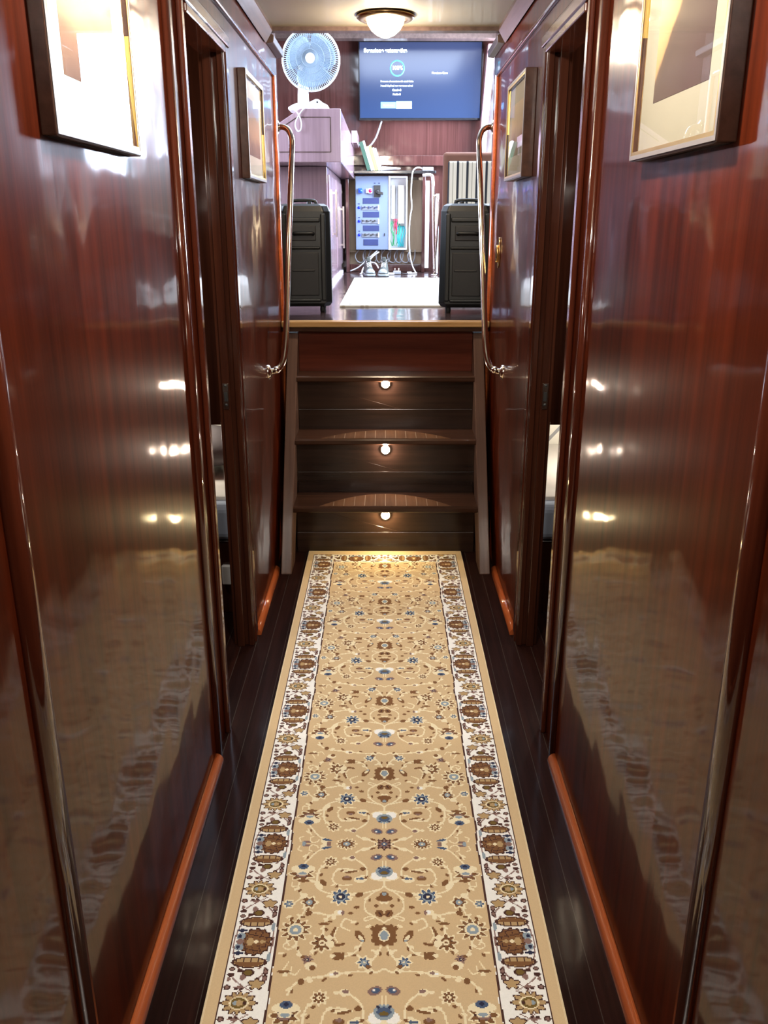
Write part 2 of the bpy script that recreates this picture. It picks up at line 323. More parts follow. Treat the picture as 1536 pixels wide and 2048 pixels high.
# door frames (openings without a leaf in view): jambs, casings, head mouldings
for di, (sgn, side) in enumerate(((-1, 'left'), (1, 'right'))):
    d = bpy.data.objects.new('door_%d' % (di + 1), None); C.objects.link(d); d.location = (sgn * WX, 2.52, 0); d['kind'] = 'structure'
    X = lambda k: sgn * (WX - k)
    far = MB()
    far.box(X(0.008), X(-0.066), DY1 - 0.018, DY1 + 0.002, 0.0, DZ)                 # jamb board facing the camera
    far.box(X(-0.026), X(-0.052), DY1 - 0.034, DY1 - 0.018, 0.0, DZ)                # stop bead
    far.box(X(0.006), X(-0.012), DY1 - 0.026, DY1 + 0.0, 0.0, DZ)
    at(d, far).build('far_jamb', 'jamb', d, bevel=0.003)
    cs = MB().box(X(0.012), X(0.0), DY1 + 0.002, DY1 + 0.045, 0.0, DZ + 0.035)
    at(d, cs).build('far_casing', 'trim', d, bevel=0.005)
    nr = MB().box(X(0.010), X(-0.066), DY0 - 0.004, DY0 + 0.016, 0.0, DZ)
    at(d, nr).build('near_jamb', 'jamb', d, bevel=0.004)
    nc = MB().box(X(0.014), X(0.0), DY0 - 0.035, DY0 - 0.004, 0.0, DZ + 0.10)
    at(d, nc).build('near_casing', 'trim', d, bevel=0.006, seg=3)
    hd = MB().box(X(0.016), X(-0.066), DY0 + 0.016, DY1 - 0.018, DZ - 0.022, DZ)
    hd.box(X(0.018), X(0.0), DY0, DY1 + 0.045, DZ, DZ + 0.030).box(X(0.008), X(0.0), DY0, DY1 + 0.045, DZ + 0.03, DZ + 0.045)
    at(d, hd).build('head', 'trim', d, bevel=0.004)
    st = MB().box(sgn * 0.508, sgn * 0.528, DY1 - 0.0365, DY1 - 0.0342, 0.865, 0.950)
    sp = at(d, st).build('strike_plate', 'chrome', d, bevel=0.001, label='steel strike plate')
    ho = MB().box(sgn * 0.513, sgn * 0.523, DY1 - 0.0378, DY1 - 0.0364, 0.892, 0.922)
    for zz in (0.880, 0.943): ho.lathe([(0.0, -0.0035), (0.004, -0.003), (0.005, 0.0)], (sgn * 0.518, DY1 - 0.0364, zz), 'y', 10)
    at(d, ho).build('bolt_hole', 'black', sp)
    # the dark cabin behind each door
    cab = MB()
    x0, x1 = sgn * (WX + 0.063), sgn * 1.75
    cab.box(x1, x1 + sgn * 0.03, 1.4, 4.0, 0, 2.3).box(x0, x1, 1.37, 1.4, 0, 2.3).box(x0, x1, 3.95, 3.98, 0.0, 2.3).box(x0, x1, 1.4, 3.98, 2.2, 2.23)
    cab.box(x0, x1, 3.02, 3.95, 0.755, 2.2)
    struct(cab.build('wall_cabin_' + side, 'jamb'))
    struct(MB().box(x0, x1, 3.93, 3.95, 0.30, 0.755).build('wall_cabin_%s_panel' % side, 'whitepaint'))
    # bunk
    bk = thing('bunk_bed', ['bunk bed with blue sheet and grey pillow seen through the left cabin doorway', 'bunk bed with blue sheet and no pillow seen through the right cabin doorway'][di], 'bed', (sgn * 1.1, 3.5, 0), 'cabin bunks beyond the doorways')
    at(bk, MB().box(x0 + sgn * 0.005, x1 - sgn * 0.005, 3.05, 3.92, 0, 0.30)).build('bed_base', 'jamb', bk, bevel=0.004)
    at(bk, MB().box(x0 + sgn * 0.006, x1 - sgn * 0.01, 3.035, 3.92, 0.302, 0.445)).build('mattress', 'bluesheet', bk, bevel=0.03, seg=4)
    at(bk, MB().box(x0 + sgn * 0.006, x1 - sgn * 0.01, 3.10, 3.925, 0.43, 0.458)).build('top_sheet', 'whitesheet', bk, bevel=0.012, seg=3)
    if di == 0:
        pl = []
        for k in range(9):
            t = k / 8; w_ = 0.22 * math.sin(PI * (0.12 + 0.76 * t)) ** 0.4; h_ = 0.075 * math.sin(PI * (0.08 + 0.84 * t)) ** 0.6
            pl.append([(-0.575 - 0.5 * t, 3.52 + w_ * math.cos(a) * 0.75, 0.550 + h_ * math.sin(a) + 0.02 * math.cos(a)) for a in [2 * PI * q / 16 for q in range(16)]])
        tag(MB().loft(pl).build('pillow', 'greypillow'), 'crumpled grey pillow lying on the bunk in the left cabin', 'pillow')
        ob = MB().box(-0.575, -0.625, 3.030, 3.049, 0.125, 0.205)
        so = tag(ob.build('wall_socket', 'socket', bevel=0.006, seg=3), 'white plastic socket box on the front of the left bunk base', 'socket')
    else:
        pass
    point('bunk_fill_light', (sgn * 0.95, 3.45, 0.70), CABIN_P, (1.0, 0.90, 0.76), 0.03)  # added fill without a fixture, brightens the white panel and bunk
    point('cabin_fill_light', (sgn * 1.1, 2.5, 1.6), CABIN_P * 1.5, (1.0, 0.90, 0.80), 0.05)  # second added fill, unseen, lights the front of the mattress
    struct(MB().add([(sgn * 0.60, 3.929, 0.30), (sgn * 0.62, 3.929, 0.30), (sgn * 0.99, 3.929, 0.72), (sgn * 0.97, 3.929, 0.72), (sgn * 0.60, 3.932, 0.30), (sgn * 0.62, 3.932, 0.30), (sgn * 0.99, 3.932, 0.72), (sgn * 0.97, 3.932, 0.72)],
        [(0, 1, 2, 3), (7, 6, 5, 4), (0, 4, 5, 1), (1, 5, 6, 2), (2, 6, 7, 3), (3, 7, 4, 0)]).build('trim_cabin_' + side, 'greycable'))
# saloon shell
zs = 3.0
struct(MB().box(-1.35, 1.35, 8.2, 8.3, DECK - 0.1, zs + 0.1).build('wall_far', 'salwood'))
fw = MB()
for sgn in (-1, 1): fw.box(sgn * 0.578, sgn * 1.35, 4.10, 4.19, DECK - 0.05, zs)
fw.box(-0.6, 0.6, 3.86, 3.90, 2.26, zs).box(-0.64, -0.6, 3.86, 4.15, 2.2, zs).box(0.6, 0.64, 3.86, 4.15, 2.2, zs)
struct(fw.build('wall_near_saloon', 'salwood'))
def wall_with_window(name, x0, x1, ya, yb, za, zb):
    m = MB(); m.box(x0, x1, 4.10, ya, DECK - 0.05, zs).box(x0, x1, yb, 8.3, DECK - 0.05, zs).box(x0, x1, ya, yb, DECK - 0.05, za).box(x0, x1, ya, yb, zb, zs)
    return struct(m.build(name, 'salwood'))
wall_with_window('wall_saloon_right', 0.98, 1.06, 5.95, 8.08, 1.74, 2.86)
wall_with_window('wall_saloon_left', -1.25, -1.35, 4.55, 6.05, 1.75, 2.55)
hc = MB(); hc.box(-1.35, 1.35, 3.86, 4.95, zs, zs + 0.05).box(-1.35, 1.35, 6.85, 8.3, zs, zs + 0.05).box(-1.35, -0.30, 4.95, 6.85, zs, zs + 0.05).box(0.80, 1.35, 4.95, 6.85, zs, zs + 0.05)
struct(hc.build('ceiling_saloon', 'salceil'))
for i, (bx, bars) in enumerate((((1.02, 1.03, 5.95, 8.08, 1.74, 2.86), ()), ((-1.28, -1.30, 4.55, 6.05, 1.75, 2.55), (5.3,)))):
    w_ = struct(MB().box(*bx).build('window_%d' % (i + 1), 'wglass'))
    fr = MB(); x0, x1, ya, yb, za, zb = bx; xs = sorted((x0, x1)); xa, xb = xs[0] - 0.03, xs[1] + 0.03
    fr.box(xa, xb, ya, ya + 0.04, za, zb).box(xa, xb, yb - 0.04, yb, za, zb).box(xa, xb, ya, yb, za, za + 0.04).box(xa, xb, ya, yb, zb - 0.04, zb)
    for y in bars: fr.box(xa, xb, y - 0.025, y + 0.025, za, zb)
    fr.build('window_frame', 'salwood', w_)
struct(MB().box(-1.2, 1.2, 7.85, 7.97, 2.848, zs).build('trim_%d' % n, 'cornice', bevel=0.004)); n += 1
# slanting pink post right of the television
pp = MB().add([(0.850, 8.0, 2.84), (0.915, 8.0, 2.84), (0.915, 8.12, 2.84), (0.850, 8.12, 2.84), (0.79, 8.0, 1.83), (0.85, 8.0, 1.83), (0.85, 8.12, 1.83), (0.79, 8.12, 1.83)],
              [(0, 1, 2, 3), (7, 6, 5, 4), (0, 4, 5, 1), (1, 5, 6, 2), (2, 6, 7, 3), (3, 7, 4, 0)])
struct(pp.build('trim_%d' % n, plain('pale_pink_brown_varnish', (0.42, 0.22, 0.22, 1), 0.3, coat=0.8), bevel=0.012)); n += 1
struct(MB().box(-0.30, 0.85, 8.10, 8.2, 1.90, 1.985).build('trim_%d' % n, 'salwood', bevel=0.006)); n += 1
# closing board behind the stairs
struct(MB().box(-0.60, 0.60, 4.066, 4.09, 0.0, DECK - 0.055).build('trim_%d' % n, 'riser')); n += 1
struct(MB().box(-1.9, 1.9, 4.2, 4.24, 0.0, DECK - 0.055).build('trim_%d' % n, 'riser')); n += 1
# deck edging
struct(MB().box(-WX + 0.001, WX - 0.001, 3.995, 4.06, DECK - 0.026, DECK + 0.002).build('trim_%d' % n, 'nosing', bevel=0.006)); n += 1
struct(MB().box(-WX + 0.001, WX - 0.001, 4.008, 4.06, DECK - 0.046, DECK - 0.028).build('trim_%d' % n, 'stair', bevel=0.004)); n += 1

# ================================================================== STAIRCASE
sc = thing('staircase', 'steep dark wooden staircase with three lit treads up to the saloon deck', 'staircase', (0, 3.7, 0))
SX = 0.405
for sgn in (-1, 1):
    m = MB(); k = (4.03 - 3.43) / 0.955
    y = lambda z: 3.43 + k * z
    pr = [(y(0), 0.0), (y(0.955), 0.955), (4.075, 0.955), (4.075, 0.72), (y(0) + 0.15, 0.0)]
    m.prism(pr, 'x', sgn * SX, sgn * (SX + 0.047))
    at(sc, m).build('stringer', 'stringer', sc, bevel=0.004)
# risers
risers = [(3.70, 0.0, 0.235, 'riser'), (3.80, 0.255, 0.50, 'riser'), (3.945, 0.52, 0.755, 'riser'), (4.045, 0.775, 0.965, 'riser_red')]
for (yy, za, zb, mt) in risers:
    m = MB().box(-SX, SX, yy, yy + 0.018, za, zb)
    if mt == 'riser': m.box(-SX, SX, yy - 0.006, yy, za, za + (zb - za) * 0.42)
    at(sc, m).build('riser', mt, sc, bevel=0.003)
treads = [(3.578, 3.80, 0.257, 0.07), (3.742, 3.945, 0.522, 0.07), (3.900, 4.045, 0.777, 0.0)]
for i, (ya, yb, zt, insw) in enumerate(treads):
    m = MB(); th = 0.027
    prof = [(ya + 0.006, zt - th), (ya, zt - th + 0.006), (ya, zt - 0.006), (ya + 0.006, zt), (yb, zt), (yb, zt - th)]
    m.prism(prof, 'x', -SX, SX)
    tr = at(sc, m).build('tread', 'stair', sc)
    # worn lens-shaped non-slip inlay with cross grooves
    if insw:
        L_ = 0.29; pts = []
        for q in range(25):
            t = -1 + 2 * q / 24; pts.append((t * L_, ya + 0.012))
        for q in range(25):
            t = 1 - 2 * q / 24; pts.append((t * L_, ya + 0.014 + (yb - ya - 0.045) * (1 - t * t)))
        im = MB().prism(pts, 'z', zt, zt + 0.0018)
        inl = at(sc, im).build('inlay', wood('worn_tread_inlay%d' % i, (0.085, 0.040, 0.020), (0.16, 0.080, 0.042), scale=(40, 3, 40), rough=0.33, coat=0.7, crough=0.22), tr)
        gm = MB()
        for q in range(-5, 6):
            x = q * 0.046; t = x / L_; gm.box(x - 0.0014, x + 0.0014, ya + 0.015, ya + 0.010 + (yb - ya - 0.047) * (1 - t * t), zt + 0.0018, zt + 0.0026)
        at(sc, gm).build('groove', 'greycable' if False else plain('pale_groove_dust%d' % i, (0.22, 0.16, 0.11, 1), 0.7), inl)
    # recessed light under the nosing
    ry, lz = ((3.694, 0.183), (3.794, 0.463), (3.939, 0.737))[i]
    lb = MB().lathe([(0.023, 0.0), (0.023, -0.008), (0.018, -0.010), (0.017, -0.005)], (0, ry, lz), 'y', 24)
    lo = at(sc, lb).build('step_light', 'chrome', sc, label='round recessed riser light')
    ln = MB().lathe([(0.0, -0.012), (0.009, -0.0115), (0.016, -0.008), (0.017, -0.005)], (0, ry, lz), 'y', 24)
    wc = (1.0, 0.80, 0.62) if i else (1.0, 0.78, 0.42)
    at(sc, ln).build('lens', emis('step_lens%d' % i, wc, 25), lo)
    point('step_light_lamp', (0, ry - 3.7 - 0.034, lz + 0.0), STEP_P * (1.1 if i == 0 else 1), wc, 0.012, sc)

# ================================================================== HANDRAILS
for sgn, lab in ((-1, 'polished steel handrail on the left wall beside the stairs'), (1, 'polished steel handrail on the right wall beside the stairs')):
    hr = thing('handrail', lab, 'handrail', (sgn * WX, 3.8, 1.3), 'steel handrails flanking the stairs')
    pts = [(sgn * 0.478, 4.135, 1.838), (sgn * 0.452, 4.130, 1.838), (sgn * 0.428, 4.122, 1.825), (sgn * 0.413, 4.105, 1.79), (sgn * 0.411, 4.085, 1.745), (sgn * 0.411, 4.04, 1.68)]
    pts += [(sgn * 0.411, 4.04 + (3.62 - 4.04) * t, 1.68 + (1.03 - 1.68) * t) for t in (0.25, 0.5, 0.75, 1)]
    pts += [(sgn * 0.412, 3.585, 0.965), (sgn * 0.420, 3.555, 0.905), (sgn * 0.438, 3.530, 0.872), (sgn * 0.470, 3.510, 0.862)]
    at(hr, MB().tube(pts, 0.0125, 14, smooth_pts=5)).build('rail', 'chrome', hr)
    for (yy, zz) in ((4.135, 1.838), (3.510, 0.862)):
        fl = MB().lathe([(0.030, 0), (0.030, -sgn * 0.004), (0.020, -sgn * 0.010), (0.0135, -sgn * 0.014)], (sgn * WX, yy, zz), 'x', 20)
        at(hr, fl).build('flange', 'chrome', hr)
    kn = MB().lathe([(0.0, -0.016), (0.009, -0.013), (0.015, -0.004), (0.0155, 0.003), (0.011, 0.012), (0.0, 0.016)], (sgn * 0.448, 3.522, 0.868), 'x', 16)
    at(hr, kn).build('joint_collar', 'chrome', hr)

# ================================================================== LAMPS
def ceiling_lamp(y, lab, power, col):
    t = thing('ceiling_lamp', lab, 'lamp', (0, y, CEIL), 'corridor ceiling lamps')
    MB().lathe([(0.0, -0.001), (0.108, -0.001), (0.108, -0.010), (0.098, -0.017), (0.072, -0.019), (0.070, -0.010)], (0, 0, 0), 'z', 40).build('ring', 'ringmetal', t)
    MB().lathe([(0.070, -0.014), (0.067, -0.030), (0.054, -0.050), (0.034, -0.066), (0.012, -0.075), (0.0, -0.076)], (0, 0, 0), 'z', 32).build('glass_bowl', emis('lamp_bowl_glow', (1.0, 0.86, 0.62), 30), t)
    point('lamp_bulb_light', (0, 0, -0.105), power, col, 0.04, t)
    return t
ceiling_lamp(3.61, 'brass ringed ceiling lamp glowing above the top of the stairs', LAMP_P * 0.95, WARM)
ceiling_lamp(1.45, 'brass ringed ceiling lamp above the runner, overhead of the viewer', LAMP_P * 2.35, (1.0, 0.94, 0.86))
ceiling_lamp(-0.5, 'brass ringed ceiling lamp behind the viewer', LAMP_P * 1.5, (1.0, 0.93, 0.84))

# ================================================================== RUNNER RUG
PAL = {k: srgb(*v)[:3] for k, v in dict(tan=(216, 188, 146), edge=(234, 212, 172), cream=(246, 232, 196), white=(252, 250, 244), brown=(128, 90, 58), dbrown=(76, 48, 42),
     blue=(80, 96, 124), navy=(48, 50, 74), lblue=(150, 164, 174), olive=(118, 96, 50), mauve=(142, 112, 104), bed=(186, 156, 112)).items()}
names = list(PAL); ID = {k: i for i, k in enumerate(names)}
CS = 0.0025
def field_tile(nx, ny):
    """one quarter of the rug: columns |x|, rows |distance from the centre medallion|"""
    X, Y = np.meshgrid((np.arange(nx) + 0.5) * CS, (np.arange(ny) + 0.5) * CS)
    A = np.full(X.shape, ID['tan'], dtype=np.int32)
    def ell(x, y, rx, ry, c, rot=0.0):
        dx, dy = X - x, Y - y
        if rot: cr, sr = math.cos(rot), math.sin(rot); dx, dy = dx * cr + dy * sr, -dx * sr + dy * cr
        A[(dx / rx) ** 2 + (dy / ry) ** 2 < 1] = ID[c]
    def flower(x, y, r, n, pet, out='cream', cen='lblue', cr=0.38, ph=0.0, sq=1.0, inner=None):
        dx, dy = X - x, (Y - y) / sq
        R = np.hypot(dx, dy); T = np.arctan2(dy, dx); pr = r * (0.80 + 0.20 * np.cos(n * T + ph))
        A[R < pr + 0.0052] = ID[out]; A[R < pr] = ID[pet]
        A[(R < pr) & (R > r * 0.5) & (np.cos(n * T + ph) < -0.55)] = ID['dbrown' if pet in ('brown', 'mauve', 'tan') else 'navy']
        if inner: A[R < r * (cr + 0.16)] = ID[inner]
        A[R < r * cr] = ID[cen]
        A[R < r * cr * 0.4] = ID['cream' if cen != 'cream' else 'brown']
    def line(pts, w, c):
        P = [Vector((a, b, 0)) for a, b in pts]; P = catmull(P, 6) if len(P) > 2 else P
        for p, q in zip(P[:-1], P[1:]):
            dx, dy = q.x - p.x, q.y - p.y; L2 = dx * dx + dy * dy + 1e-12
            x0, x1 = min(p.x, q.x) - w, max(p.x, q.x) + w; y0, y1 = min(p.y, q.y) - w, max(p.y, q.y) + w
            c0, c1 = max(0, int(x0 / CS) - 1), int(x1 / CS) + 2; r0, r1 = max(0, int(y0 / CS) - 1), int(y1 / CS) + 2
            if r0 >= ny or c0 >= nx or r1 < 0: continue
            xs, ys = X[r0:r1, c0:c1], Y[r0:r1, c0:c1]
            if xs.size == 0: continue
            t = np.clip(((xs - p.x) * dx + (ys - p.y) * dy) / L2, 0, 1)
            d = np.hypot(xs - p.x - t * dx, ys - p.y - t * dy)
            A[r0:r1, c0:c1][d < w / 2] = ID[c]
    W1 = 0.0042
    T = 0.3755
    for k in range(-1, 6):
        o = k * T
        first = (k == 0)
        Lx = lambda pts: [(a, b + o) for a, b in pts]
        if o > 2.0: break
        # vines
        line(Lx([(0.0, 0.125), (0.004, 0.145), (0.030, 0.165), (0.043, 0.19), (0.040, 0.215), (0.020, 0.232), (0.0, 0.248)]), W1, 'cream')
        line(Lx([(0.02, 0.233), (0.040, 0.243), (0.042, 0.235), (0.022, 0.229)]), 0.003, 'cream')
        line(Lx([(0.01, 0.150), (0.040, 0.160), (0.085, 0.172)]), W1, 'cream')
        line(Lx([(0.118, 0.165), (0.148, 0.150), (0.155, 0.115), (0.150, 0.085), (0.130, 0.064)]), W1, 'cream')
        line(Lx([(0.118, 0.108), (0.112, 0.092), (0.088, 0.085), (0.062, 0.092)]), W1, 'cream')
        line(Lx([(0.118, 0.108), (0.118, 0.125), (0.100, 0.138), (0.075, 0.136)]), W1, 'cream')
        line(Lx([(0.050, 0.125), (0.040, 0.105), (0.046, 0.075), (0.070, 0.052)]), W1, 'cream')
        line(Lx([(0.190, 0.115), (0.196, 0.140), (0.188, 0.165), (0.172, 0.185)]), W1, 'cream')
        line(Lx([(0.196, 0.140), (0.210, 0.142), (0.212, 0.130)]), 0.003, 'cream')
        line(Lx([(0.172, 0.190), (0.176, 0.215), (0.185, 0.240)]), W1, 'cream')
        line(Lx([(0.200, 0.192), (0.188, 0.180)]), 0.003, 'cream')
        line(Lx([(0.188, 0.290), (0.182, 0.318), (0.165, 0.342), (0.138, 0.315)]), W1, 'cream')
        line(Lx([(0.182, 0.312), (0.200, 0.320), (0.212, 0.312), (0.206, 0.302), (0.200, 0.308)]), 0.003, 'cream')
        line(Lx([(0.130, 0.285), (0.130, 0.250), (0.118, 0.228), (0.095, 0.222)]), W1, 'cream')
        line(Lx([(0.138, 0.222), (0.165, 0.218)]), 0.006, 'cream')
        line(Lx([(0.118, 0.228), (0.145, 0.222), (0.170, 0.215)]), W1, 'cream')
        line(Lx([(0.074, 0.270), (0.092, 0.258), (0.086, 0.238), (0.072, 0.242)]), W1, 'cream')
        line(Lx([(0.104, 0.262), (0.112, 0.285), (0.102, 0.308), (0.086, 0.306)]), 0.0065, 'brown')
        line(Lx([(0.100, 0.262), (0.106, 0.285), (0.098, 0.300)]), 0.003, 'cream')
        line(Lx([(0.046, 0.298), (0.056, 0.322), (0.072, 0.335), (0.095, 0.338)]), W1, 'cream')
        line(Lx([(0.056, 0.334), (0.044, 0.345)]), W1, 'cream')
        line(Lx([(0.006, 0.312), (0.016, 0.335), (0.030, 0.360), (0.018, 0.378), (0.0, 0.368)]), W1, 'cream')
        line(Lx([(0.012, 0.330), (0.024, 0.322)]), 0.006, 'cream')
        line(Lx([(0.018, 0.378), (0.060, 0.376), (0.110, 0.384), (0.150, 0.392), (0.178, 0.405), (0.190, 0.43)]), W1, 'cream')
        line(Lx([(0.196, 0.352), (0.205, 0.372)]), 0.003, 'cream')
        line(Lx([(0.172, 0.372), (0.180, 0.383), (0.190, 0.378), (0.188, 0.365)]), 0.003, 'cream')
        # the big blue and white palmette on the axis, and the vase under it
        ell(0.0, 0.113 + o, 0.034, 0.012, 'cream'); ell(0.017, 0.108 + o, 0.014, 0.013, 'white'); ell(0.0, 0.094 + o, 0.020, 0.018, 'lblue')
        ell(0.0, 0.094 + o, 0.014, 0.011, 'blue'); ell(0.0, 0.098 + o, 0.009, 0.005, 'olive'); ell(0.012, 0.083 + o, 0.004, 0.003, 'navy')
        line(Lx([(0.004, 0.078), (0.004, 0.060)]), W1, 'cream')
        ell(0.018, 0.046 + o, 0.015, 0.010, 'mauve', 0.35); ell(0.016, 0.046 + o, 0.009, 0.006, 'blue', 0.35); ell(0.020, 0.044 + o, 0.003, 0.003, 'white')
        ell(0.0, 0.178 + o, 0.019, 0.009, 'brown'); ell(0.0, 0.168 + o, 0.011, 0.010, 'brown'); ell(0.0, 0.164 + o, 0.005, 0.005, 'lblue')
        ell(0.005, 0.191 + o, 0.005, 0.004, 'cream')
        ell(0.017, 0.200 + o, 0.006, 0.004, 'brown')
        ell(0.010, 0.222 + o, 0.009, 0.011, 'brown', 0.4); ell(0.0, 0.214 + o, 0.002, 0.010, 'tan'); ell(0.009, 0.224 + o, 0.002, 0.007, 'dbrown', 0.4)
        # rosette on the axis
        q = (np.abs(X) ** 4 / 0.026 ** 4 + np.abs(Y - 0.282 - o) ** 4 / 0.028 ** 4)
        rip = 1 + 0.25 * np.cos(12 * np.arctan2(Y - 0.282 - o, X))
        A[q < rip] = ID['brown']; ell(0.0, 0.283 + o, 0.012, 0.016, 'cream'); ell(0.0, 0.283 + o, 0.009, 0.012, 'lblue'); ell(0.0, 0.264 + o, 0.004, 0.005, 'cream')
        # side flowers
        flower(0.190, 0.268 + o, 0.031, 11, 'brown', 'cream', 'lblue', 0.42, inner='cream')
        flower(0.131, 0.303 + o, 0.022, 8, 'brown', 'cream', 'cream', 0.35); ell(0.113, 0.306 + o, 0.009, 0.010, 'cream', 0.5); ell(0.116, 0.290 + o, 0.008, 0.007, 'cream')
        flower(0.098, 0.173 + o, 0.023, 9, 'blue', 'cream', 'navy', 0.45, inner='lblue'); ell(0.122, 0.172 + o, 0.008, 0.004, 'cream'); ell(0.076, 0.176 + o, 0.006, 0.004, 'cream')
        ell(0.056, 0.167 + o, 0.010, 0.007, 'brown', 0.3)
        flower(0.127, 0.062 + o, 0.014, 8, 'brown', 'cream', 'cream', 0.35)
        ell(0.078, 0.050 + o, 0.010, 0.009, 'cream'); ell(0.076, 0.048 + o, 0.006, 0.005, 'mauve'); ell(0.094, 0.050 + o, 0.007, 0.004, 'cream')
        ell(0.083, 0.093 + o, 0.016, 0.005, 'cream', 0.1); ell(0.080, 0.096 + o, 0.012, 0.003, 'brown', 0.1)
        ell(0.086, 0.116 + o, 0.012, 0.007, 'brown'); ell(0.086, 0.112 + o, 0.007, 0.004, 'mauve'); ell(0.056, 0.120 + o, 0.015, 0.010, 'cream'); ell(0.052, 0.117 + o, 0.005, 0.004, 'blue'); ell(0.062, 0.117 + o, 0.004, 0.003, 'blue')
        ell(0.050, 0.086 + o, 0.007, 0.006, 'brown')
        ell(0.150, 0.138 + o, 0.008, 0.016, 'cream', 0.5); ell(0.140, 0.130 + o, 0.006, 0.012, 'brown', 0.6); ell(0.166, 0.125 + o, 0.009, 0.004, 'cream', -0.6)
        # large outer palmette
        flower(0.191, 0.102 + o, 0.028, 7, 'brown', 'cream', 'mauve', 0.5, sq=0.8); ell(0.190, 0.085 + o, 0.028, 0.012, 'cream'); ell(0.190, 0.078 + o, 0.012, 0.009, 'blue'); ell(0.190, 0.098 + o, 0.014, 0.010, 'cream')
        ell(0.190, 0.101 + o, 0.009, 0.005, 'lblue'); ell(0.190, 0.077 + o, 0.005, 0.004, 'navy'); ell(0.186, 0.124 + o, 0.014, 0.005, 'brown')
        # small ones
        flower(0.167, 0.190 + o, 0.016, 6, 'brown', 'cream', 'lblue', 0.45); ell(0.181, 0.168 + o, 0.009, 0.006, 'cream')
        flower(0.212, 0.195 + o, 0.010, 6, 'blue', 'cream', 'lblue', 0.5)
        ell(0.166, 0.222 + o, 0.008, 0.007, 'brown', 0.6); ell(0.100, 0.220 + o, 0.011, 0.008, 'cream'); ell(0.098, 0.219 + o, 0.005, 0.006, 'white'); ell(0.091, 0.220 + o, 0.003, 0.008, 'mauve')
        ell(0.061, 0.204 + o, 0.006, 0.005, 'brown'); ell(0.074, 0.221 + o, 0.007, 0.003, 'brown'); ell(0.110, 0.232 + o, 0.006, 0.007, 'cream')
        ell(0.052, 0.285 + o, 0.008, 0.018, 'brown', 0.55); ell(0.049, 0.291 + o, 0.004, 0.009, 'cream', 0.55); ell(0.046, 0.297 + o, 0.003, 0.003, 'lblue')
        ell(0.098, 0.337 + o, 0.013, 0.010, 'brown'); ell(0.107, 0.337 + o, 0.006, 0.005, 'cream'); ell(0.086, 0.337 + o, 0.004, 0.010, 'brown')
        flower(0.041, 0.353 + o, 0.013, 7, 'blue', 'cream', 'lblue', 0.5); ell(0.032, 0.364 + o, 0.006, 0.005, 'brown')
        flower(0.158, 0.346 + o, 0.012, 6, 'mauve', 'tan', 'navy', 0.3); ell(0.150, 0.362 + o, 0.012, 0.010, 'cream'); ell(0.146, 0.366 + o, 0.007, 0.006, 'brown')
        ell(0.204, 0.376 + o, 0.013, 0.004, 'brown'); ell(0.200, 0.383 + o, 0.006, 0.005, 'cream')
        ell(0.101, 0.382 + o, 0.013, 0.009, 'cream'); ell(0.098, 0.380 + o, 0.005, 0.004, 'mauve'); ell(0.106, 0.383 + o, 0.004, 0.003, 'white')
        ell(0.150, 0.395 + o, 0.006, 0.009, 'cream', 0.5); ell(0.166, 0.400 + o, 0.007, 0.008, 'brown')
        ell(0.130, 0.252 + o, 0.012, 0.004, 'brown')
        # leaflets in pairs along the vines
        for (lx, ly, an) in ((0.150, 0.100, 0.4), (0.141, 0.078, -0.5), (0.046, 0.108, 0.2), (0.036, 0.178, 0.7), (0.064, 0.164, 0.2), (0.196, 0.150, 0.5), (0.181, 0.176, -0.4), (0.172, 0.206, 0.6), (0.182, 0.228, -0.6),
            (0.128, 0.262, 0.9), (0.122, 0.240, -0.6), (0.184, 0.312, 0.5), (0.172, 0.334, -0.5), (0.146, 0.324, 0.6), (0.054, 0.314, 0.8), (0.066, 0.330, -0.2), (0.012, 0.326, 0.9), (0.030, 0.374, 0.2), (0.072, 0.380, -0.3),
            (0.124, 0.390, 0.3), (0.186, 0.418, 0.8), (0.112, 0.136, 0.6), (0.102, 0.086, 0.3), (0.072, 0.088, -0.3), (0.205, 0.232, 0.5), (0.210, 0.330, 0.2), (0.062, 0.246, 0.3), (0.030, 0.258, 0.5)):
            ell(lx + 0.004, ly + o, 0.0065, 0.0034, 'cream', an); ell(lx - 0.004, ly + 0.005 + o, 0.0055, 0.0030, 'brown', an + 0.6)
    # centre medallion (covers the mirror line)
    A[(Y < 0.030)] = ID['tan']
    flower(0.0, 0.0, 0.017, 8, 'mauve', 'dbrown', 'blue', 0.4)
    flower(0.092, 0.0, 0.022, 12, 'brown', 'cream', 'lblue', 0.4, sq=0.8)
    line([(0.018, 0.002), (0.030, 0.010), (0.055, 0.020), (0.068, 0.030)], W1, 'cream'); ell(0.046, 0.018, 0.012, 0.006, 'cream', 0.3)
    ell(0.028, 0.016, 0.008, 0.003, 'brown', 0.5)
    ell(0.146, 0.010, 0.009, 0.013, 'cream', -0.4); ell(0.140, 0.014, 0.012, 0.004, 'blue', 0.3); ell(0.135, 0.004, 0.006, 0.004, 'mauve')
    line([(0.150, 0.018), (0.165, 0.032), (0.178, 0.052), (0.188, 0.068)], W1, 'cream')
    line([(0.160, 0.014), (0.165, 0.006), (0.178, 0.006), (0.182, 0.020), (0.175, 0.026)], 0.003, 'cream'); ell(0.190, 0.006, 0.011, 0.004, 'mauve'); ell(0.196, 0.0, 0.005, 0.008, 'lblue')
    line([(0.205, 0.008), (0.208, 0.020), (0.200, 0.026)], 0.003, 'cream')
    return A
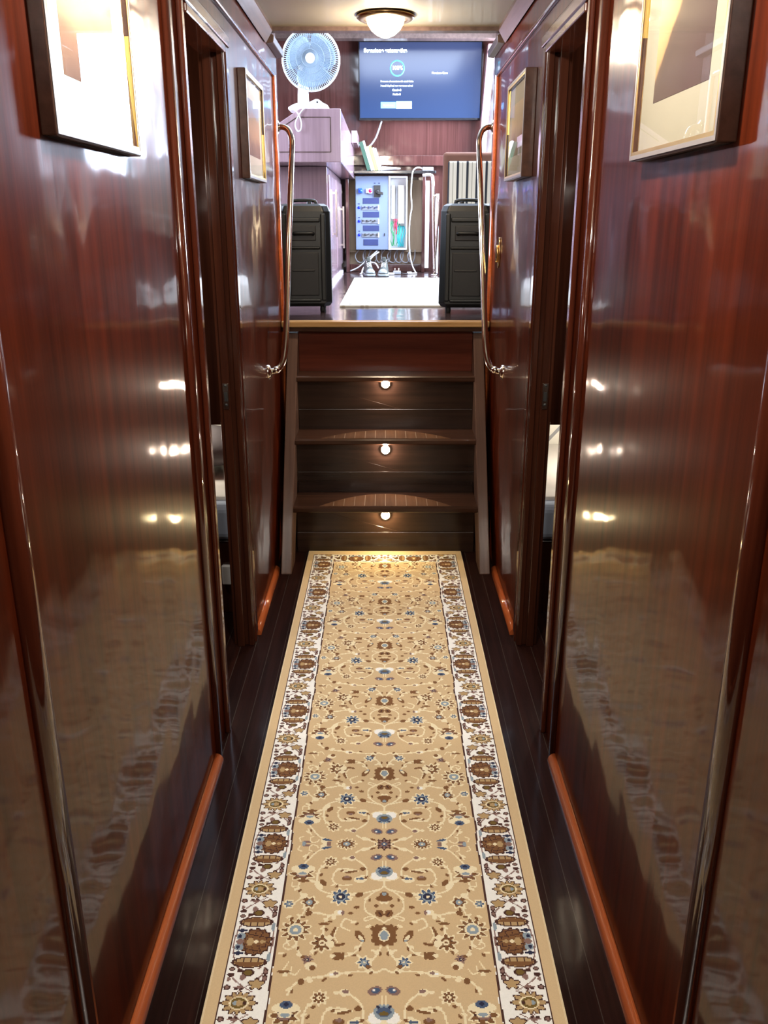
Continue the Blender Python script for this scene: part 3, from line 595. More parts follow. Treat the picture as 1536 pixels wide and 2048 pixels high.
def border(u, w, Wd):
    """u: along, w: 0 at the outer line to Wd at the inner line; returns palette ids (white ground)"""
    A = np.full(u.shape, ID['white'], dtype=np.int32)
    P = 0.3; v = w / Wd
    up = np.mod(u + P / 2, P) - P / 2          # palmette at 0
    ur = np.mod(u, P) - P / 2                    # rosette at 0
    s = 0.0925
    def e(uu, vv, ru, rv, U, c, thick=None):
        q = ((U - uu) / ru) ** 2 + ((v - vv) * s / rv) ** 2
        if thick: A[(q < 1) & (q > thick)] = ID[c]
        else: A[q < 1] = ID[c]
    au = np.abs(up)
    # vine around the palmette and on towards the rosette
    e(0, 0.50, 0.082, 0.042, up, 'mauve', 0.86); A[(au > 0.070) & (au < 0.14) & (A == ID['mauve'])] = ID['white']
    vy = 0.5 + 0.36 * np.cos((au - 0.070) / 0.085 * PI)
    A[(np.abs(v - vy) * s < 0.0021) & (au > 0.066) & (au < 0.15)] = ID['mauve']
    vy2 = 0.5 - 0.36 * np.cos((au - 0.080) / 0.07 * PI)
    A[(np.abs(v - vy2) * s < 0.0018) & (au > 0.082) & (au < 0.125)] = ID['mauve']
    # side leaves
    q = ((au - 0.053) / 0.0125) ** 2 + ((v - 0.48) * s / 0.033) ** 2
    A[q < 1.25] = ID['dbrown']; A[q < 0.86] = ID['bed']
    A[(q < 0.86) & (np.mod(v * 6, 1) < 0.16)] = ID['dbrown']; A[(q < 0.8) & (au > 0.052)] = ID['brown']
    # heart of the palmette
    th = np.arctan2((v - 0.55) * s, up); q = (up / 0.033) ** 2 + ((v - 0.55) * s / 0.031) ** 2
    sc_ = 1 + 0.13 * np.cos(14 * th); A[q < sc_ * 1.18] = ID['dbrown']; A[q < sc_ * 0.92] = ID['brown']
    cell = (np.mod((up + v * 0.02) / 0.013, 1) < 0.16) | (np.mod(v * 6.2 + 0.3 * np.cos(up * 90), 1) < 0.13)
    A[(q < 0.80) & (q > 0.12) & cell] = ID['dbrown']
    e(0, 0.42, 0.011, 0.007, up, 'bed'); e(0, 0.56, 0.005, 0.005, up, 'cream'); e(0, 0.70, 0.004, 0.006, up, 'bed')
    for sg in (-1, 1):
        e(sg * 0.014, 0.19, 0.010, 0.009, up, 'lblue'); e(sg * 0.014, 0.17, 0.005, 0.004, up, 'navy'); e(sg * 0.030, 0.20, 0.004, 0.010, up, 'navy')
    e(0, 0.19, 0.007, 0.008, up, 'mauve')
    for sg in (-1, 1): e(sg * 0.040, 0.90, 0.012, 0.004, up, 'lblue')
    # joining flower between palmette and rosette, leaves, buds
    for sg in (-1, 1):
        e(sg * 0.079, 0.50, 0.009, 0.013, up, 'dbrown'); e(sg * 0.079, 0.50, 0.006, 0.009, up, 'olive'); e(sg * 0.090, 0.40, 0.007, 0.006, up, 'mauve')
        e(sg * 0.076, 0.88, 0.008, 0.006, up, 'dbrown'); e(sg * 0.076, 0.88, 0.005, 0.004, up, 'mauve'); e(sg * 0.092, 0.88, 0.008, 0.006, up, 'dbrown'); e(sg * 0.092, 0.88, 0.005, 0.004, up, 'mauve')
        e(sg * 0.070, 0.14, 0.006, 0.006, up, 'dbrown'); e(sg * 0.070, 0.14, 0.003, 0.003, up, 'mauve'); e(sg * 0.084, 0.13, 0.005, 0.007, up, 'dbrown'); e(sg * 0.074, 0.32, 0.004, 0.006, up, 'dbrown')
        e(sg * 0.095, 0.10, 0.005, 0.004, up, 'mauve')
        q = ((ur - sg * 0.044) / 0.012) ** 2 + ((v - 0.72) * s / 0.015) ** 2; rr = 1 + 0.45 * np.cos(5 * np.arctan2((v - 0.72) * s, ur - sg * 0.044))
        A[q < rr * 1.1] = ID['dbrown']; A[q < rr * 0.72] = ID['bed']
        e(sg * 0.036, 0.10, 0.006, 0.007, ur, 'dbrown'); e(sg * 0.036, 0.10, 0.004, 0.004, ur, 'mauve')
        e(sg * 0.036, 0.36, 0.003, 0.012, ur, 'mauve'); e(sg * 0.032, 0.30, 0.003, 0.004, ur, 'dbrown'); e(sg * 0.032, 0.42, 0.003, 0.004, ur, 'dbrown')
    # rosette
    th = np.arctan2((v - 0.42) * s, ur); R = np.hypot(ur / 0.026, (v - 0.42) * s / 0.034); pr = 0.86 + 0.14 * np.cos(12 * th)
    A[R < pr + 0.10] = ID['dbrown']; A[R < pr] = ID['bed']; A[(R > 0.66) & (R < pr) & (np.cos(12 * th) < -0.7)] = ID['dbrown']
    A[R < 0.56] = ID['cream']; A[R < 0.47] = ID['olive']; A[(R < 0.25)] = ID['bed']; e(0, 0.55, 0.004, 0.004, ur, 'dbrown'); e(0, 0.34, 0.004, 0.004, ur, 'lblue')
    return A
def make_rug():
    HW, Y0c, yend, ystart = 0.350, 1.7275, 3.690, -0.25
    nx, ny = int(2 * HW / CS), int(round((yend - ystart) / CS))
    Q = field_tile(int(0.36 / CS), int(2.02 / CS))
    xs = -HW + (np.arange(nx) + 0.5) * CS; ys = ystart + (np.arange(ny) + 0.5) * CS
    X, Y = np.meshgrid(xs, ys); AX = np.abs(X); D = np.abs(Y - Y0c)
    ix = np.clip((AX / CS).astype(int), 0, Q.shape[1] - 1); iy = np.clip((D / CS).astype(int), 0, Q.shape[0] - 1)
    A = Q[iy, ix]
    wob = 0.0014 * np.sin(Y * 43) + 0.0009 * np.sin(Y * 17 + 1)
    ein = 0.229 + wob; eout = 0.3215
    Bw = eout - 0.229
    DE0, DE1 = 1.828, 1.916           # inner and outer edge of the band across the end
    side = (AX > ein)
    B1 = border(Y - Y0c - 0.0, (eout - AX), Bw)
    A = np.where(side & (D < DE1), B1, A)
    B2 = border(X + 0.02 - 0.13 + 0.0 * X, (DE1 - D), DE1 - DE0)
    B2 = border(AX - 0.13, (DE1 - D), DE1 - DE0)
    A = np.where((D > DE0) & (AX < 0.229), B2, A)
    def stroke(mask, c): A[mask] = ID[c]
    stroke((np.abs(AX - ein) < 0.0045) & (D < DE0), 'white'); stroke((np.abs(AX - ein + 0.001) < 0.0022) & (D < DE0), 'dbrown')
    stroke((np.abs(AX - ein + 0.0045) < 0.0012) & (D < DE0), 'tan')
    stroke((np.abs(D - DE0) < 0.002) & (AX < 0.229), 'cream')
    stroke((AX > eout) | (D > DE1), 'tan')
    stroke((np.abs(AX - eout) < 0.0016) & (D < DE1) , 'dbrown')
    stroke((np.abs(D - DE1) < 0.0016) & (AX < eout), 'brown')
    stroke((AX > HW - 0.0055) | (D > 1.9625 - 0.0045), 'edge')
    rgb = np.array([PAL[k] for k in names])[A]
    rng = np.random.default_rng(3); rgb = rgb * (1 + 0.05 * (rng.random(A.shape)[..., None] - 0.5))
    # mesh
    xe = -HW + np.arange(nx + 1) * CS - 0.003; ye = ystart + np.arange(ny + 1) * CS
    GX, GY = np.meshgrid(xe, ye)
    GZ = np.full(GX.shape, 0.008) + 0.0006 * np.sin(GY * 9 + GX * 4) + 0.0008 * np.sin(GY * 3.1 - GX * 7)
    for e_, d_ in ((0, 0.004), (-1, 0.004)): GZ[:, e_] -= d_; GZ[e_, :] -= d_
    # a little ripple along the edges of the runner
    ed = np.clip((np.abs(GX + 0.003) - 0.30) / 0.05, 0, 1); GZ += ed * 0.0012 * (1 + np.sin(GY * 21 + np.sign(GX) * 2)) * 0.5
    nv = GX.size; co = np.stack([GX, GY, GZ], -1).reshape(-1, 3)
    me = bpy.data.meshes.new('runner_rug')
    idx = np.arange(nv).reshape(ny + 1, nx + 1)
    quads = np.stack([idx[:-1, :-1], idx[:-1, 1:], idx[1:, 1:], idx[1:, :-1]], -1).reshape(-1, 4)
    # skirt
    def skirt(line):
        base = len(co_l[0]); pts = co[line].copy(); pts[:, 2] = 0.0002
        co_l[0] = np.vstack([co_l[0], pts]); nb = np.arange(base, base + len(line))
        return np.stack([line[:-1], nb[:-1], nb[1:], line[1:]], -1)
    co_l = [co]; sk = [skirt(idx[0, ::-1]), skirt(idx[:, 0]), skirt(idx[-1, :]), skirt(idx[::-1, -1])]
    co = co_l[0]; allq = np.vstack([quads] + sk)
    me.vertices.add(len(co)); me.vertices.foreach_set('co', co.astype(np.float32).ravel())
    nf = len(allq); me.loops.add(nf * 4); me.loops.foreach_set('vertex_index', allq.astype(np.int32).ravel())
    me.polygons.add(nf); me.polygons.foreach_set('loop_start', np.arange(0, nf * 4, 4, dtype=np.int32))
    me.update(calc_edges=True)
    ca = me.color_attributes.new('knots', 'FLOAT_COLOR', 'CORNER')
    c = np.ones((nf, 4, 4), np.float32); c[:len(quads), :, :3] = rgb.reshape(-1, 3)[:, None, :]; c[len(quads):, :, :3] = PAL['edge']
    ca.data.foreach_set('color', c.ravel())
    m, nt, b = nodes('woven_runner_pile'); at_ = nt.nodes.new('ShaderNodeVertexColor'); at_.layer_name = 'knots'
    nt.links.new(at_.outputs['Color'], b.inputs['Base Color']); setp(b, Roughness=0.9); b.inputs['Specular IOR Level'].default_value = 0.15
    tc = nt.nodes.new('ShaderNodeTexCoord'); nz = nt.nodes.new('ShaderNodeTexNoise'); nz.inputs['Scale'].default_value = 700
    bp = nt.nodes.new('ShaderNodeBump'); bp.inputs['Strength'].default_value = 0.35; bp.inputs['Distance'].default_value = 0.001
    nt.links.new(tc.outputs['Object'], nz.inputs['Vector']); nt.links.new(nz.outputs['Fac'], bp.inputs['Height']); nt.links.new(bp.outputs[0], b.inputs['Normal'])
    me.materials.append(m)
    o = bpy.data.objects.new('runner_rug', me); C.objects.link(o)
    tag(o, 'long tan runner rug with floral pattern and white flowered borders on the corridor floor', 'rug')
make_rug()

# ================================================================== FRAMED PICTURES
def art_mat(name, kind):
    m, nt, b = nodes(name); N = nt.nodes.new; L = nt.links.new
    tc = N('ShaderNodeTexCoord'); sp = N('ShaderNodeSeparateXYZ'); L(tc.outputs['Object'], sp.inputs[0])
    nz = N('ShaderNodeTexNoise'); nz.inputs['Scale'].default_value = 9; nz.inputs['Detail'].default_value = 4; L(tc.outputs['Object'], nz.inputs['Vector'])
    # height in the picture plus a slope along its width and some wash
    a = N('ShaderNodeMath'); a.operation = 'MULTIPLY_ADD'; L(sp.outputs[1], a.inputs[0]); a.inputs[1].default_value = {'hill': 0.9, 'beach': 0.05, 'garden': 0.0}[kind]; L(sp.outputs[2], a.inputs[2])
    c = N('ShaderNodeMath'); c.operation = 'MULTIPLY_ADD'; L(nz.outputs['Fac'], c.inputs[0]); c.inputs[1].default_value = 0.06; L(a.outputs[0], c.inputs[2])
    mr = N('ShaderNodeMapRange'); mr.inputs['From Min'].default_value = -0.12; mr.inputs['From Max'].default_value = 0.20; L(c.outputs[0], mr.inputs['Value'])
    cr = N('ShaderNodeValToRGB'); els = {'hill': [(0.0, (70, 50, 44)), (0.48, (82, 68, 58)), (0.56, (92, 76, 62)), (0.60, (176, 140, 96)), (1.0, (206, 180, 136))],
        'beach': [(0.0, (84, 66, 62)), (0.30, (150, 116, 96)), (0.42, (196, 160, 128)), (0.60, (190, 164, 146)), (0.66, (176, 182, 206)), (1.0, (196, 200, 220))],
        'garden': [(0.0, (50, 66, 46)), (0.20, (96, 110, 70)), (0.34, (120, 92, 76)), (0.50, (170, 150, 116)), (0.8, (176, 160, 130)), (1.0, (166, 170, 176))]}[kind]
    r = cr.color_ramp
    while len(r.elements) < len(els): r.elements.new(0.5)
    for e_, (p, col) in zip(r.elements, els): e_.position = p; e_.color = srgb(*col)
    L(mr.outputs[0], cr.inputs[0]); L(cr.outputs[0], b.inputs['Base Color']); setp(b, Roughness=0.8)
    return m
def picture(sgn, ya, yb, za, zb, depth, kind, lab, cat='picture', mw=0.07):
    xc, yc, zc = sgn * WX, (ya + yb) / 2, (za + zb) / 2
    t = thing('framed_picture', lab, cat, (xc, yc, zc), 'framed pictures on the corridor walls')
    X = lambda k: -sgn * k          # local: distance out from the wall
    hy, hz = (yb - ya) / 2, (zb - za) / 2; fw_ = 0.016
    f = MB()
    f.box(X(0.0), X(depth), -hy, -hy + fw_, -hz, hz).box(X(0.0), X(depth), hy - fw_, hy, -hz, hz)
    f.box(X(0.0), X(depth), -hy + fw_, hy - fw_, -hz, -hz + fw_).box(X(0.0), X(depth), -hy + fw_, hy - fw_, hz - fw_, hz)
    f.build('frame', 'frame', t, bevel=0.002)
    f = MB(); g = 0.009
    f.box(X(depth - 0.004), X(depth + 0.0015), -hy + 0.002, -hy + g, -hz + 0.002, hz - 0.002).box(X(depth - 0.004), X(depth + 0.0015), hy - g, hy - 0.002, -hz + 0.002, hz - 0.002)
    f.box(X(depth - 0.004), X(depth + 0.0015), -hy + g, hy - g, -hz + 0.002, -hz + g).box(X(depth - 0.004), X(depth + 0.0015), -hy + g, hy - g, hz - g, hz - 0.002)
    f.build('frame_face', 'frame_edge', t, label='grey face of the frame')
    f = MB(); a, b = g, g + 0.006; d0, d1 = depth - 0.010, depth + 0.0008
    f.box(X(d0), X(d1), -hy + a, -hy + b, -hz + a, hz - a).box(X(d0), X(d1), hy - b, hy - a, -hz + a, hz - a)
    f.box(X(d0), X(d1), -hy + b, hy - b, -hz + a, -hz + b).box(X(d0), X(d1), -hy + b, hy - b, hz - b, hz - a)
    f.build('gilt_slip', 'gold', t, label='gold inner slip')
    MB().box(X(depth - 0.014), X(depth - 0.010), -hy + b, hy - b, -hz + b, hz - b).build('mount', 'mount_glare' if (sgn < 0) else 'mat', t)  # left mounts take the glare-whitened board
    MB().box(X(depth - 0.010), X(depth - 0.0095), -hy + mw + b, hy - mw - b, -hz + mw * 1.05 + b, hz - mw - b).build('artwork', art_mat('watercolour_' + kind + str(sgn), kind), t)
    MB().box(X(depth - 0.006), X(depth - 0.0045), -hy + b, hy - b, -hz + b, hz - b).build('glass', 'pglass', t)
    return t
picture(-1, 1.300, 1.735, 1.562, 1.955, 0.022, 'beach', 'large framed picture on the left wall nearest the viewer, blown out by glare')
picture(1, 1.270, 1.710, 1.551, 1.955, 0.028, 'hill', 'large gilt-edged picture of a dark hillside on the right wall nearest the viewer')
picture(-1, 3.075, 3.500, 1.583, 1.915, 0.026, 'beach', 'small framed picture with blue sky on the left wall beside the stairs', mw=0.06)
picture(1, 3.005, 3.430, 1.585, 1.905, 0.036, 'garden', 'small framed picture with green foot on the right wall beside the stairs', mw=0.06)
# brass key plate on the right wall
kp = thing('key_plate', 'worn oval brass key plate on the right wall by the handrail', 'key plate', (WX, 3.77, 1.32))
pl = [(0.034 * math.cos(a), 0.062 * math.sin(a)) for a in [2 * PI * k / 20 for k in range(20)]]
MB().prism(pl, 'x', 0.0, -0.005, smooth=True).build('plate', 'brass', kp)
MB().prism([(0.014 * math.cos(a), 0.035 * math.sin(a) - 0.004) for a in [2 * PI * k / 16 for k in range(16)]], 'x', -0.005, -0.014, smooth=True).build('cover_flap', 'brass', kp)

# ================================================================== SPEAKERS
def speaker(cx, cy, sgn, lab, rot):
    t = thing('loudspeaker', lab, 'loudspeaker', (cx, cy, DECK), 'portable loudspeakers at the deck edge'); t.rotation_euler = (0, 0, rot)
    hw, hd, z0, z1 = 0.135, 0.125, 0.030, 0.515
    body = MB(); rings = []
    for z, i in ((z0, 0.016), (z0 + 0.02, 0.0), (z1 - 0.035, 0.006), (z1 - 0.010, 0.016), (z1, 0.034)):
        w, d = hw - i, hd - i * 0.8; c_ = 0.03
        rings.append([(x, y, z) for x, y in ((-w + c_, -d), (w - c_, -d), (w, -d + c_), (w, d - c_), (w - c_, d), (-w + c_, d), (-w, d - c_), (-w, -d + c_))])
    body.loft(rings, smooth=False)
    # raised rails and shelves on the moulded back that faces the corridor
    for sx in (-1, 1): body.box(sx * 0.082, sx * 0.106, -hd - 0.008, -hd + 0.01, 0.06, 0.47)
    body.box(-0.08, 0.08, -hd - 0.006, -hd + 0.01, 0.43, 0.452)
    body.box(-0.08, 0.08, -hd - 0.012, -hd + 0.01, 0.305, 0.318).box(-0.08, 0.08, -hd - 0.010, -hd + 0.01, 0.055, 0.070)
    b_ = body.build('cabinet', 'blackplastic', t, bevel=0.006, seg=3)
    pn = MB().box(-0.070, 0.070, -hd - 0.003, -hd + 0.004, 0.085, 0.290); pn.box(-0.06, 0.05, -hd - 0.006, -hd, 0.20, 0.21)
    pn.build('rear_panel', 'blackdeep', t, bevel=0.003)
    hn = MB().tube([(-0.045, -hd - 0.004, 0.375), (-0.040, -hd - 0.020, 0.380), (0.040, -hd - 0.020, 0.380), (0.045, -hd - 0.004, 0.375)], 0.008, 8, smooth_pts=4)
    hn.build('handle', 'blackplastic', t)
    MB().box(-0.06, 0.06, -hd - 0.002, -hd + 0.004, 0.345, 0.415).build('handle_recess', 'blackdeep', t, bevel=0.004)
    gr = MB().tube([(-0.055, 0.03, z1 - 0.004), (-0.05, 0.03, z1 + 0.016), (0.05, 0.03, z1 + 0.016), (0.055, 0.03, z1 - 0.004)], 0.008, 8, smooth_pts=4)
    gr.build('top_handle', 'blackplastic', t)
    MB().lathe([(0.0, 0.014), (0.012, 0.013), (0.013, 0.0)], (sgn * -0.03, -0.07, z1 - 0.004), 'z', 14).build('knob', 'rubber', t)
    for sx in (-1, 1):
        wh = MB().lathe([(0.0, -0.011), (0.022, -0.011), (0.026, -0.006), (0.026, 0.006), (0.022, 0.011), (0.0, 0.011)], (sgn * 0.105 if sx == 1 else sgn * 0.105, (-0.085 if sx == 1 else 0.085), 0.0265), 'x', 20)
        w_ = wh.build('wheel', 'rubber', t)
        MB().lathe([(0.0, -0.0125), (0.007, -0.0125), (0.008, -0.0115), (0.008, 0.0115), (0.007, 0.0125), (0.0, 0.0125)], (sgn * 0.105, (-0.085 if sx == 1 else 0.085), 0.0265), 'x', 14).build('hub_cap', 'chrome', w_)
        MB().lathe([(0.0, 0.0), (0.012, 0.0), (0.014, 0.014), (0.012, 0.034)], (-sgn * 0.085, sx * 0.085, 0.0), 'z', 14).build('foot', 'rubber', t)
speaker(-0.405, 4.52, -1, 'black portable loudspeaker standing at the left of the deck edge', 0.05)
speaker(0.402, 4.47, 1, 'black portable loudspeaker standing at the right of the deck edge before the chair', -0.06)

# ================================================================== SALOON
# pale rug on the deck
m, nt, b = nodes('pale_saloon_rug'); N = nt.nodes.new; L = nt.links.new
tc = N('ShaderNodeTexCoord'); vo = N('ShaderNodeTexVoronoi'); vo.inputs['Scale'].default_value = 26; nz = N('ShaderNodeTexNoise'); nz.inputs['Scale'].default_value = 40
L(tc.outputs['Object'], vo.inputs['Vector']); L(tc.outputs['Object'], nz.inputs['Vector'])
cr = N('ShaderNodeValToRGB'); cr.color_ramp.elements[0].position = 0.18; cr.color_ramp.elements[1].position = 0.34
cr.color_ramp.elements[0].color = (0.50, 0.46, 0.38, 1); cr.color_ramp.elements[1].color = (0.80, 0.78, 0.70, 1)
L(vo.outputs['Distance'], cr.inputs[0]); L(cr.outputs[0], b.inputs['Base Color']); setp(b, Roughness=0.95)
M['salrug'] = m
rg = thing('saloon_rug', 'cream patterned rug on the saloon deck lit by daylight', 'rug', (0.2, 5.8, DECK))
MB().box(-0.445, 0.47, -1.10, 1.22, 0.0005, 0.010).build('pile', 'salrug', rg, bevel=0.002)
bd = MB()
for a in ((-0.40, -0.385, -1.05, 1.17), (-0.345, -0.338, -0.99, 1.12), (0.41, 0.425, -1.05, 1.17)): bd.box(a[0], a[1], a[2], a[3], 0.010, 0.0105)
bd.box(-0.40, 0.425, -1.05, -1.035, 0.010, 0.0105).box(-0.345, 0.37, -0.99, -0.982, 0.010, 0.0105)
bd.build('border_band', plain('grey_tan_border_yarn', (0.42, 0.38, 0.32, 1), 0.9), rg)
# television
tv = thing('television', 'wall-mounted flat television showing a blue channel scan screen', 'television', (0.296, 8.14, 2.572))
MB().box(-0.526, 0.526, -0.015, 0.045, -0.306, 0.306).build('casing', 'tvblack', tv, bevel=0.004)
m, nt, b = nodes('blue_menu_screen'); N = nt.nodes.new; L = nt.links.new
tc = N('ShaderNodeTexCoord'); sp = N('ShaderNodeSeparateXYZ'); L(tc.outputs['Object'], sp.inputs[0]); mr = N('ShaderNodeMapRange'); mr.inputs['From Min'].default_value = -0.3; mr.inputs['From Max'].default_value = 0.3
L(sp.outputs[2], mr.inputs['Value']); cr = N('ShaderNodeValToRGB'); cr.color_ramp.elements[0].color = (0.035, 0.115, 0.40, 1); cr.color_ramp.elements[1].color = (0.050, 0.068, 0.19, 1)
L(mr.outputs[0], cr.inputs[0]); L(cr.outputs[0], b.inputs['Emission Color']); b.inputs['Emission Strength'].default_value = 0.9
b.inputs['Base Color'].default_value = (0.01, 0.012, 0.02, 1); setp(b, Roughness=0.12)
MB().box(-0.515, 0.515, -0.0175, -0.015, -0.288, 0.296).build('screen', m, tv)
M['uiwhite'] = emis('menu_white', (0.85, 0.95, 1.0), 1.1); M['uicyan'] = emis('menu_cyan', (0.05, 0.62, 0.82), 0.9); M['uiblue'] = emis('menu_blue_button', (0.10, 0.33, 0.75), 0.9); M['uipale'] = emis('menu_pale_button', (0.45, 0.88, 1.0), 1.0)
def text(body, x, z, size, mat, parent, yy=-0.019, bold=0.0, align='CENTER', nm='screen_text'):
    cu = bpy.data.curves.new('t', 'FONT'); cu.body = body; cu.size = size; cu.align_x = align; cu.align_y = 'CENTER'; cu.extrude = 0.0004; cu.offset = bold
    ob = bpy.data.objects.new('t', cu); C.objects.link(ob)
    bpy.context.view_layer.update(); dg = bpy.context.evaluated_depsgraph_get(); me = bpy.data.meshes.new_from_object(ob.evaluated_get(dg))
    bpy.data.objects.remove(ob); me.name = nm; me.materials.clear(); me.materials.append(M[mat])
    o = bpy.data.objects.new(nm, me); C.objects.link(o); o.parent = parent; o.location = (x, yy, z); o.rotation_euler = (PI / 2, 0, 0)
    return o
text('Scansione automatica', -0.296, 0.232, 0.042, 'uiwhite', tv, bold=0.0022)
text('100%', -0.196, 0.100, 0.042, 'uiwhite', tv, bold=0.0014)
text('Processo di scansione dei canali finito', -0.198, -0.003, 0.0185, 'uiwhite', tv, bold=0.0004)
text('I canali duplicati non verranno salvati', -0.200, -0.036, 0.0185, 'uiwhite', tv, bold=0.0004)
text('Canale 0', -0.200, -0.070, 0.0215, 'uiwhite', tv, bold=0.0008)
text('Radio 0', -0.200, -0.103, 0.0215, 'uiwhite', tv, bold=0.0008)
text('Ricezione Cavo', 0.165, 0.062, 0.0215, 'uiwhite', tv, bold=0.0008)
rgm = MB(); rgm.lathe([(0.053, -0.0175), (0.053, -0.019), (0.063, -0.019), (0.063, -0.0175)], (-0.196, 0, 0.098), 'y', 40); rgm.build('progress_ring', 'uicyan', tv)
MB().box(-0.336, -0.208, -0.0185, -0.0175, -0.212, -0.162).build('screen_button', 'uiblue', tv)
MB().box(-0.204, -0.070, -0.0185, -0.0175, -0.215, -0.158).build('screen_button', 'uipale', tv)
text('Ripeti scan', -0.272, -0.188, 0.020, 'uipale', tv, bold=0.0004, yy=-0.0195)
cb = MB().tube([(-0.035, 8.16, 2.262), (-0.060, 8.14, 2.19), (-0.090, 8.13, 2.12), (-0.14, 8.12, 2.06), (-0.19, 8.10, 2.045), (-0.235, 8.08, 2.07), (-0.262, 8.06, 2.11)], 0.008, 8, smooth_pts=4)
tag(cb.build('television_cable', 'greycable'), 'grey cable hanging below the television towards the books', 'cable')

# console cupboard at the left: low cabinet and overhanging desk box
lc = thing('low_cabinet', 'purple-brown low cabinet with tall door handles under the desk box', 'cabinet', (-0.80, 7.15, DECK))
at(lc, MB().box(-1.24, -0.388, 6.10, 8.19, DECK + 0.001, 1.785)).build('carcass', 'console', lc, bevel=0.004)
dr = at(lc, MB().box(-0.388, -0.378, 6.18, 7.02, 1.09, 1.74)).build('door', 'console', lc, bevel=0.003)
at(lc, MB().box(-0.352, -0.366, 6.66, 6.69, 1.33, 1.66).box(-0.378, -0.352, 6.665, 6.685, 1.345, 1.36).box(-0.378, -0.352, 6.665, 6.685, 1.63, 1.645)).build('handle', 'chrome', dr, label='tall pale bar handle')
dr = at(lc, MB().box(-0.388, -0.378, 7.06, 8.05, 1.09, 1.74)).build('door', 'console', lc, bevel=0.003)
at(lc, MB().box(-0.352, -0.366, 7.76, 7.80, 1.22, 1.56).box(-0.378, -0.352, 7.77, 7.79, 1.24, 1.255).box(-0.378, -0.352, 7.77, 7.79, 1.53, 1.545)).build('handle', 'chrome', dr, label='tall pale bar handle')
at(lc, MB().box(-0.390, -0.374, 6.10, 8.19, DECK + 0.001, DECK + 0.02)).build('plinth_strip', plain('pale_plinth', (0.6, 0.55, 0.6, 1), 0.4), lc)
db = thing('desk_box', 'pinkish varnished desk box with chamfered corner, carrying the fan', 'cabinet', (-0.75, 6.95, 1.787))
poly = [(-0.272, 1.787), (-0.272, 2.088), (-0.520, 2.088), (-0.93, 1.86), (-0.93, 1.787)]
poly = [(-0.272, 1.787), (-0.272, 2.088), (-0.515, 2.088), (-0.90, 1.855), (-0.90, 1.787)]
at(db, MB().prism(poly, 'y', 5.70, 8.19)).build('carcass', 'console', db, bevel=0.004)
gv = MB()
for (xa, za, xb, zb) in ((-0.335, 1.845, -0.335, 2.040), (-0.335, 2.040, -0.535, 2.040), (-0.335, 1.845, -0.72, 1.845), (-0.535, 2.040, -0.76, 1.905)):
    dx, dz = xb - xa, zb - za; l_ = math.hypot(dx, dz); nx_, nz_ = -dz / l_ * 0.0025, dx / l_ * 0.0025
    gv.prism([(xa + nx_, za + nz_), (xb + nx_, zb + nz_), (xb - nx_, zb - nz_), (xa - nx_, za - nz_)], 'y', 5.6985, 5.7005)
at(db, gv).build('panel_groove', 'cornice', db, label='dark rectangular line on the front')
at(db, MB().box(-0.271, -0.225, 7.40, 7.95, 2.03, 2.12)).build('side_catch', 'console', db, bevel=0.004)

# fan
fn = thing('desk_fan', 'white desk fan with round wire grille on top of the desk box', 'fan', (-0.46, 5.86, 2.089))
bs = MB().prism([(-0.135, 0.0), (-0.140, 0.016), (-0.105, 0.034), (-0.085, 0.040), (-0.02, 0.040), (0.030, 0.062), (0.046, 0.064), (0.080, 0.040), (0.105, 0.030), (0.112, 0.016), (0.112, 0.0)], 'y', -0.07, 0.09)
bs.build('base', 'white', fn, bevel=0.010, seg=3)
MB().lathe([(0.0, -0.004), (0.006, -0.004), (0.006, 0.0)], (0.042, -0.070, 0.044), 'y', 12).build('button', 'black', fn)
MB().loft([[(-0.050 + w * math.cos(a), 0.02 + 0.024 * math.sin(a), z) for a in [2 * PI * k / 16 for k in range(16)]] for z, w in ((0.035, 0.036), (0.10, 0.033), (0.20, 0.026), (0.285, 0.022))]).build('post', 'white', fn)
HC = (0.006, -0.012, 0.285)
MB().lathe([(0.0, 0.13), (0.030, 0.125), (0.048, 0.10), (0.052, 0.05), (0.046, 0.02), (0.0, 0.02)], (HC[0] - 0.02, HC[1], HC[2]), 'y', 20).build('motor_housing', 'white', fn)
R = 0.172
for (yo, nm, bulge) in ((-0.045, 'front_grille', -0.02), (0.030, 'rear_grille', 0.02)):
    g = MB()
    for k in range(84):
        a = 2 * PI * k / 84; ca, sa = math.cos(a), math.sin(a)
        g.tube([(HC[0] + 0.030 * ca, HC[1] + yo + bulge, HC[2] + 0.030 * sa), (HC[0] + 0.11 * ca, HC[1] + yo + bulge * 0.9, HC[2] + 0.11 * sa), (HC[0] + (R - 0.008) * ca, HC[1] + yo + bulge * 0.2, HC[2] + (R - 0.008) * sa), (HC[0] + R * ca, HC[1] - 0.008, HC[2] + R * sa)], 0.0018, 4)
    for rr in (0.05, 0.085, 0.125):
        g.tube([(HC[0] + rr * math.cos(2 * PI * k / 48), HC[1] + yo + bulge, HC[2] + rr * math.sin(2 * PI * k / 48)) for k in range(48)], 0.0018, 4, closed=True)
    g.build(nm, 'grille', fn)
MB().tube([(HC[0] + R * math.cos(2 * PI * k / 60), HC[1] - 0.008, HC[2] + R * math.sin(2 * PI * k / 60)) for k in range(60)], 0.0065, 8, closed=True).build('rim', 'white', fn)
MB().lathe([(0.0, -0.010), (0.024, -0.008), (0.032, 0.0)], (HC[0], HC[1] - 0.062, HC[2]), 'y', 20).build('badge', 'white', fn)
m = plain('translucent_pale_blue_blade', (0.28, 0.38, 0.48, 1), 0.3, noise=0.01); M['blade'] = m
hub = MB().lathe([(0.0, -0.035), (0.022, -0.033), (0.030, -0.015), (0.030, 0.02)], HC, 'y', 20).build('hub', 'blade', fn)
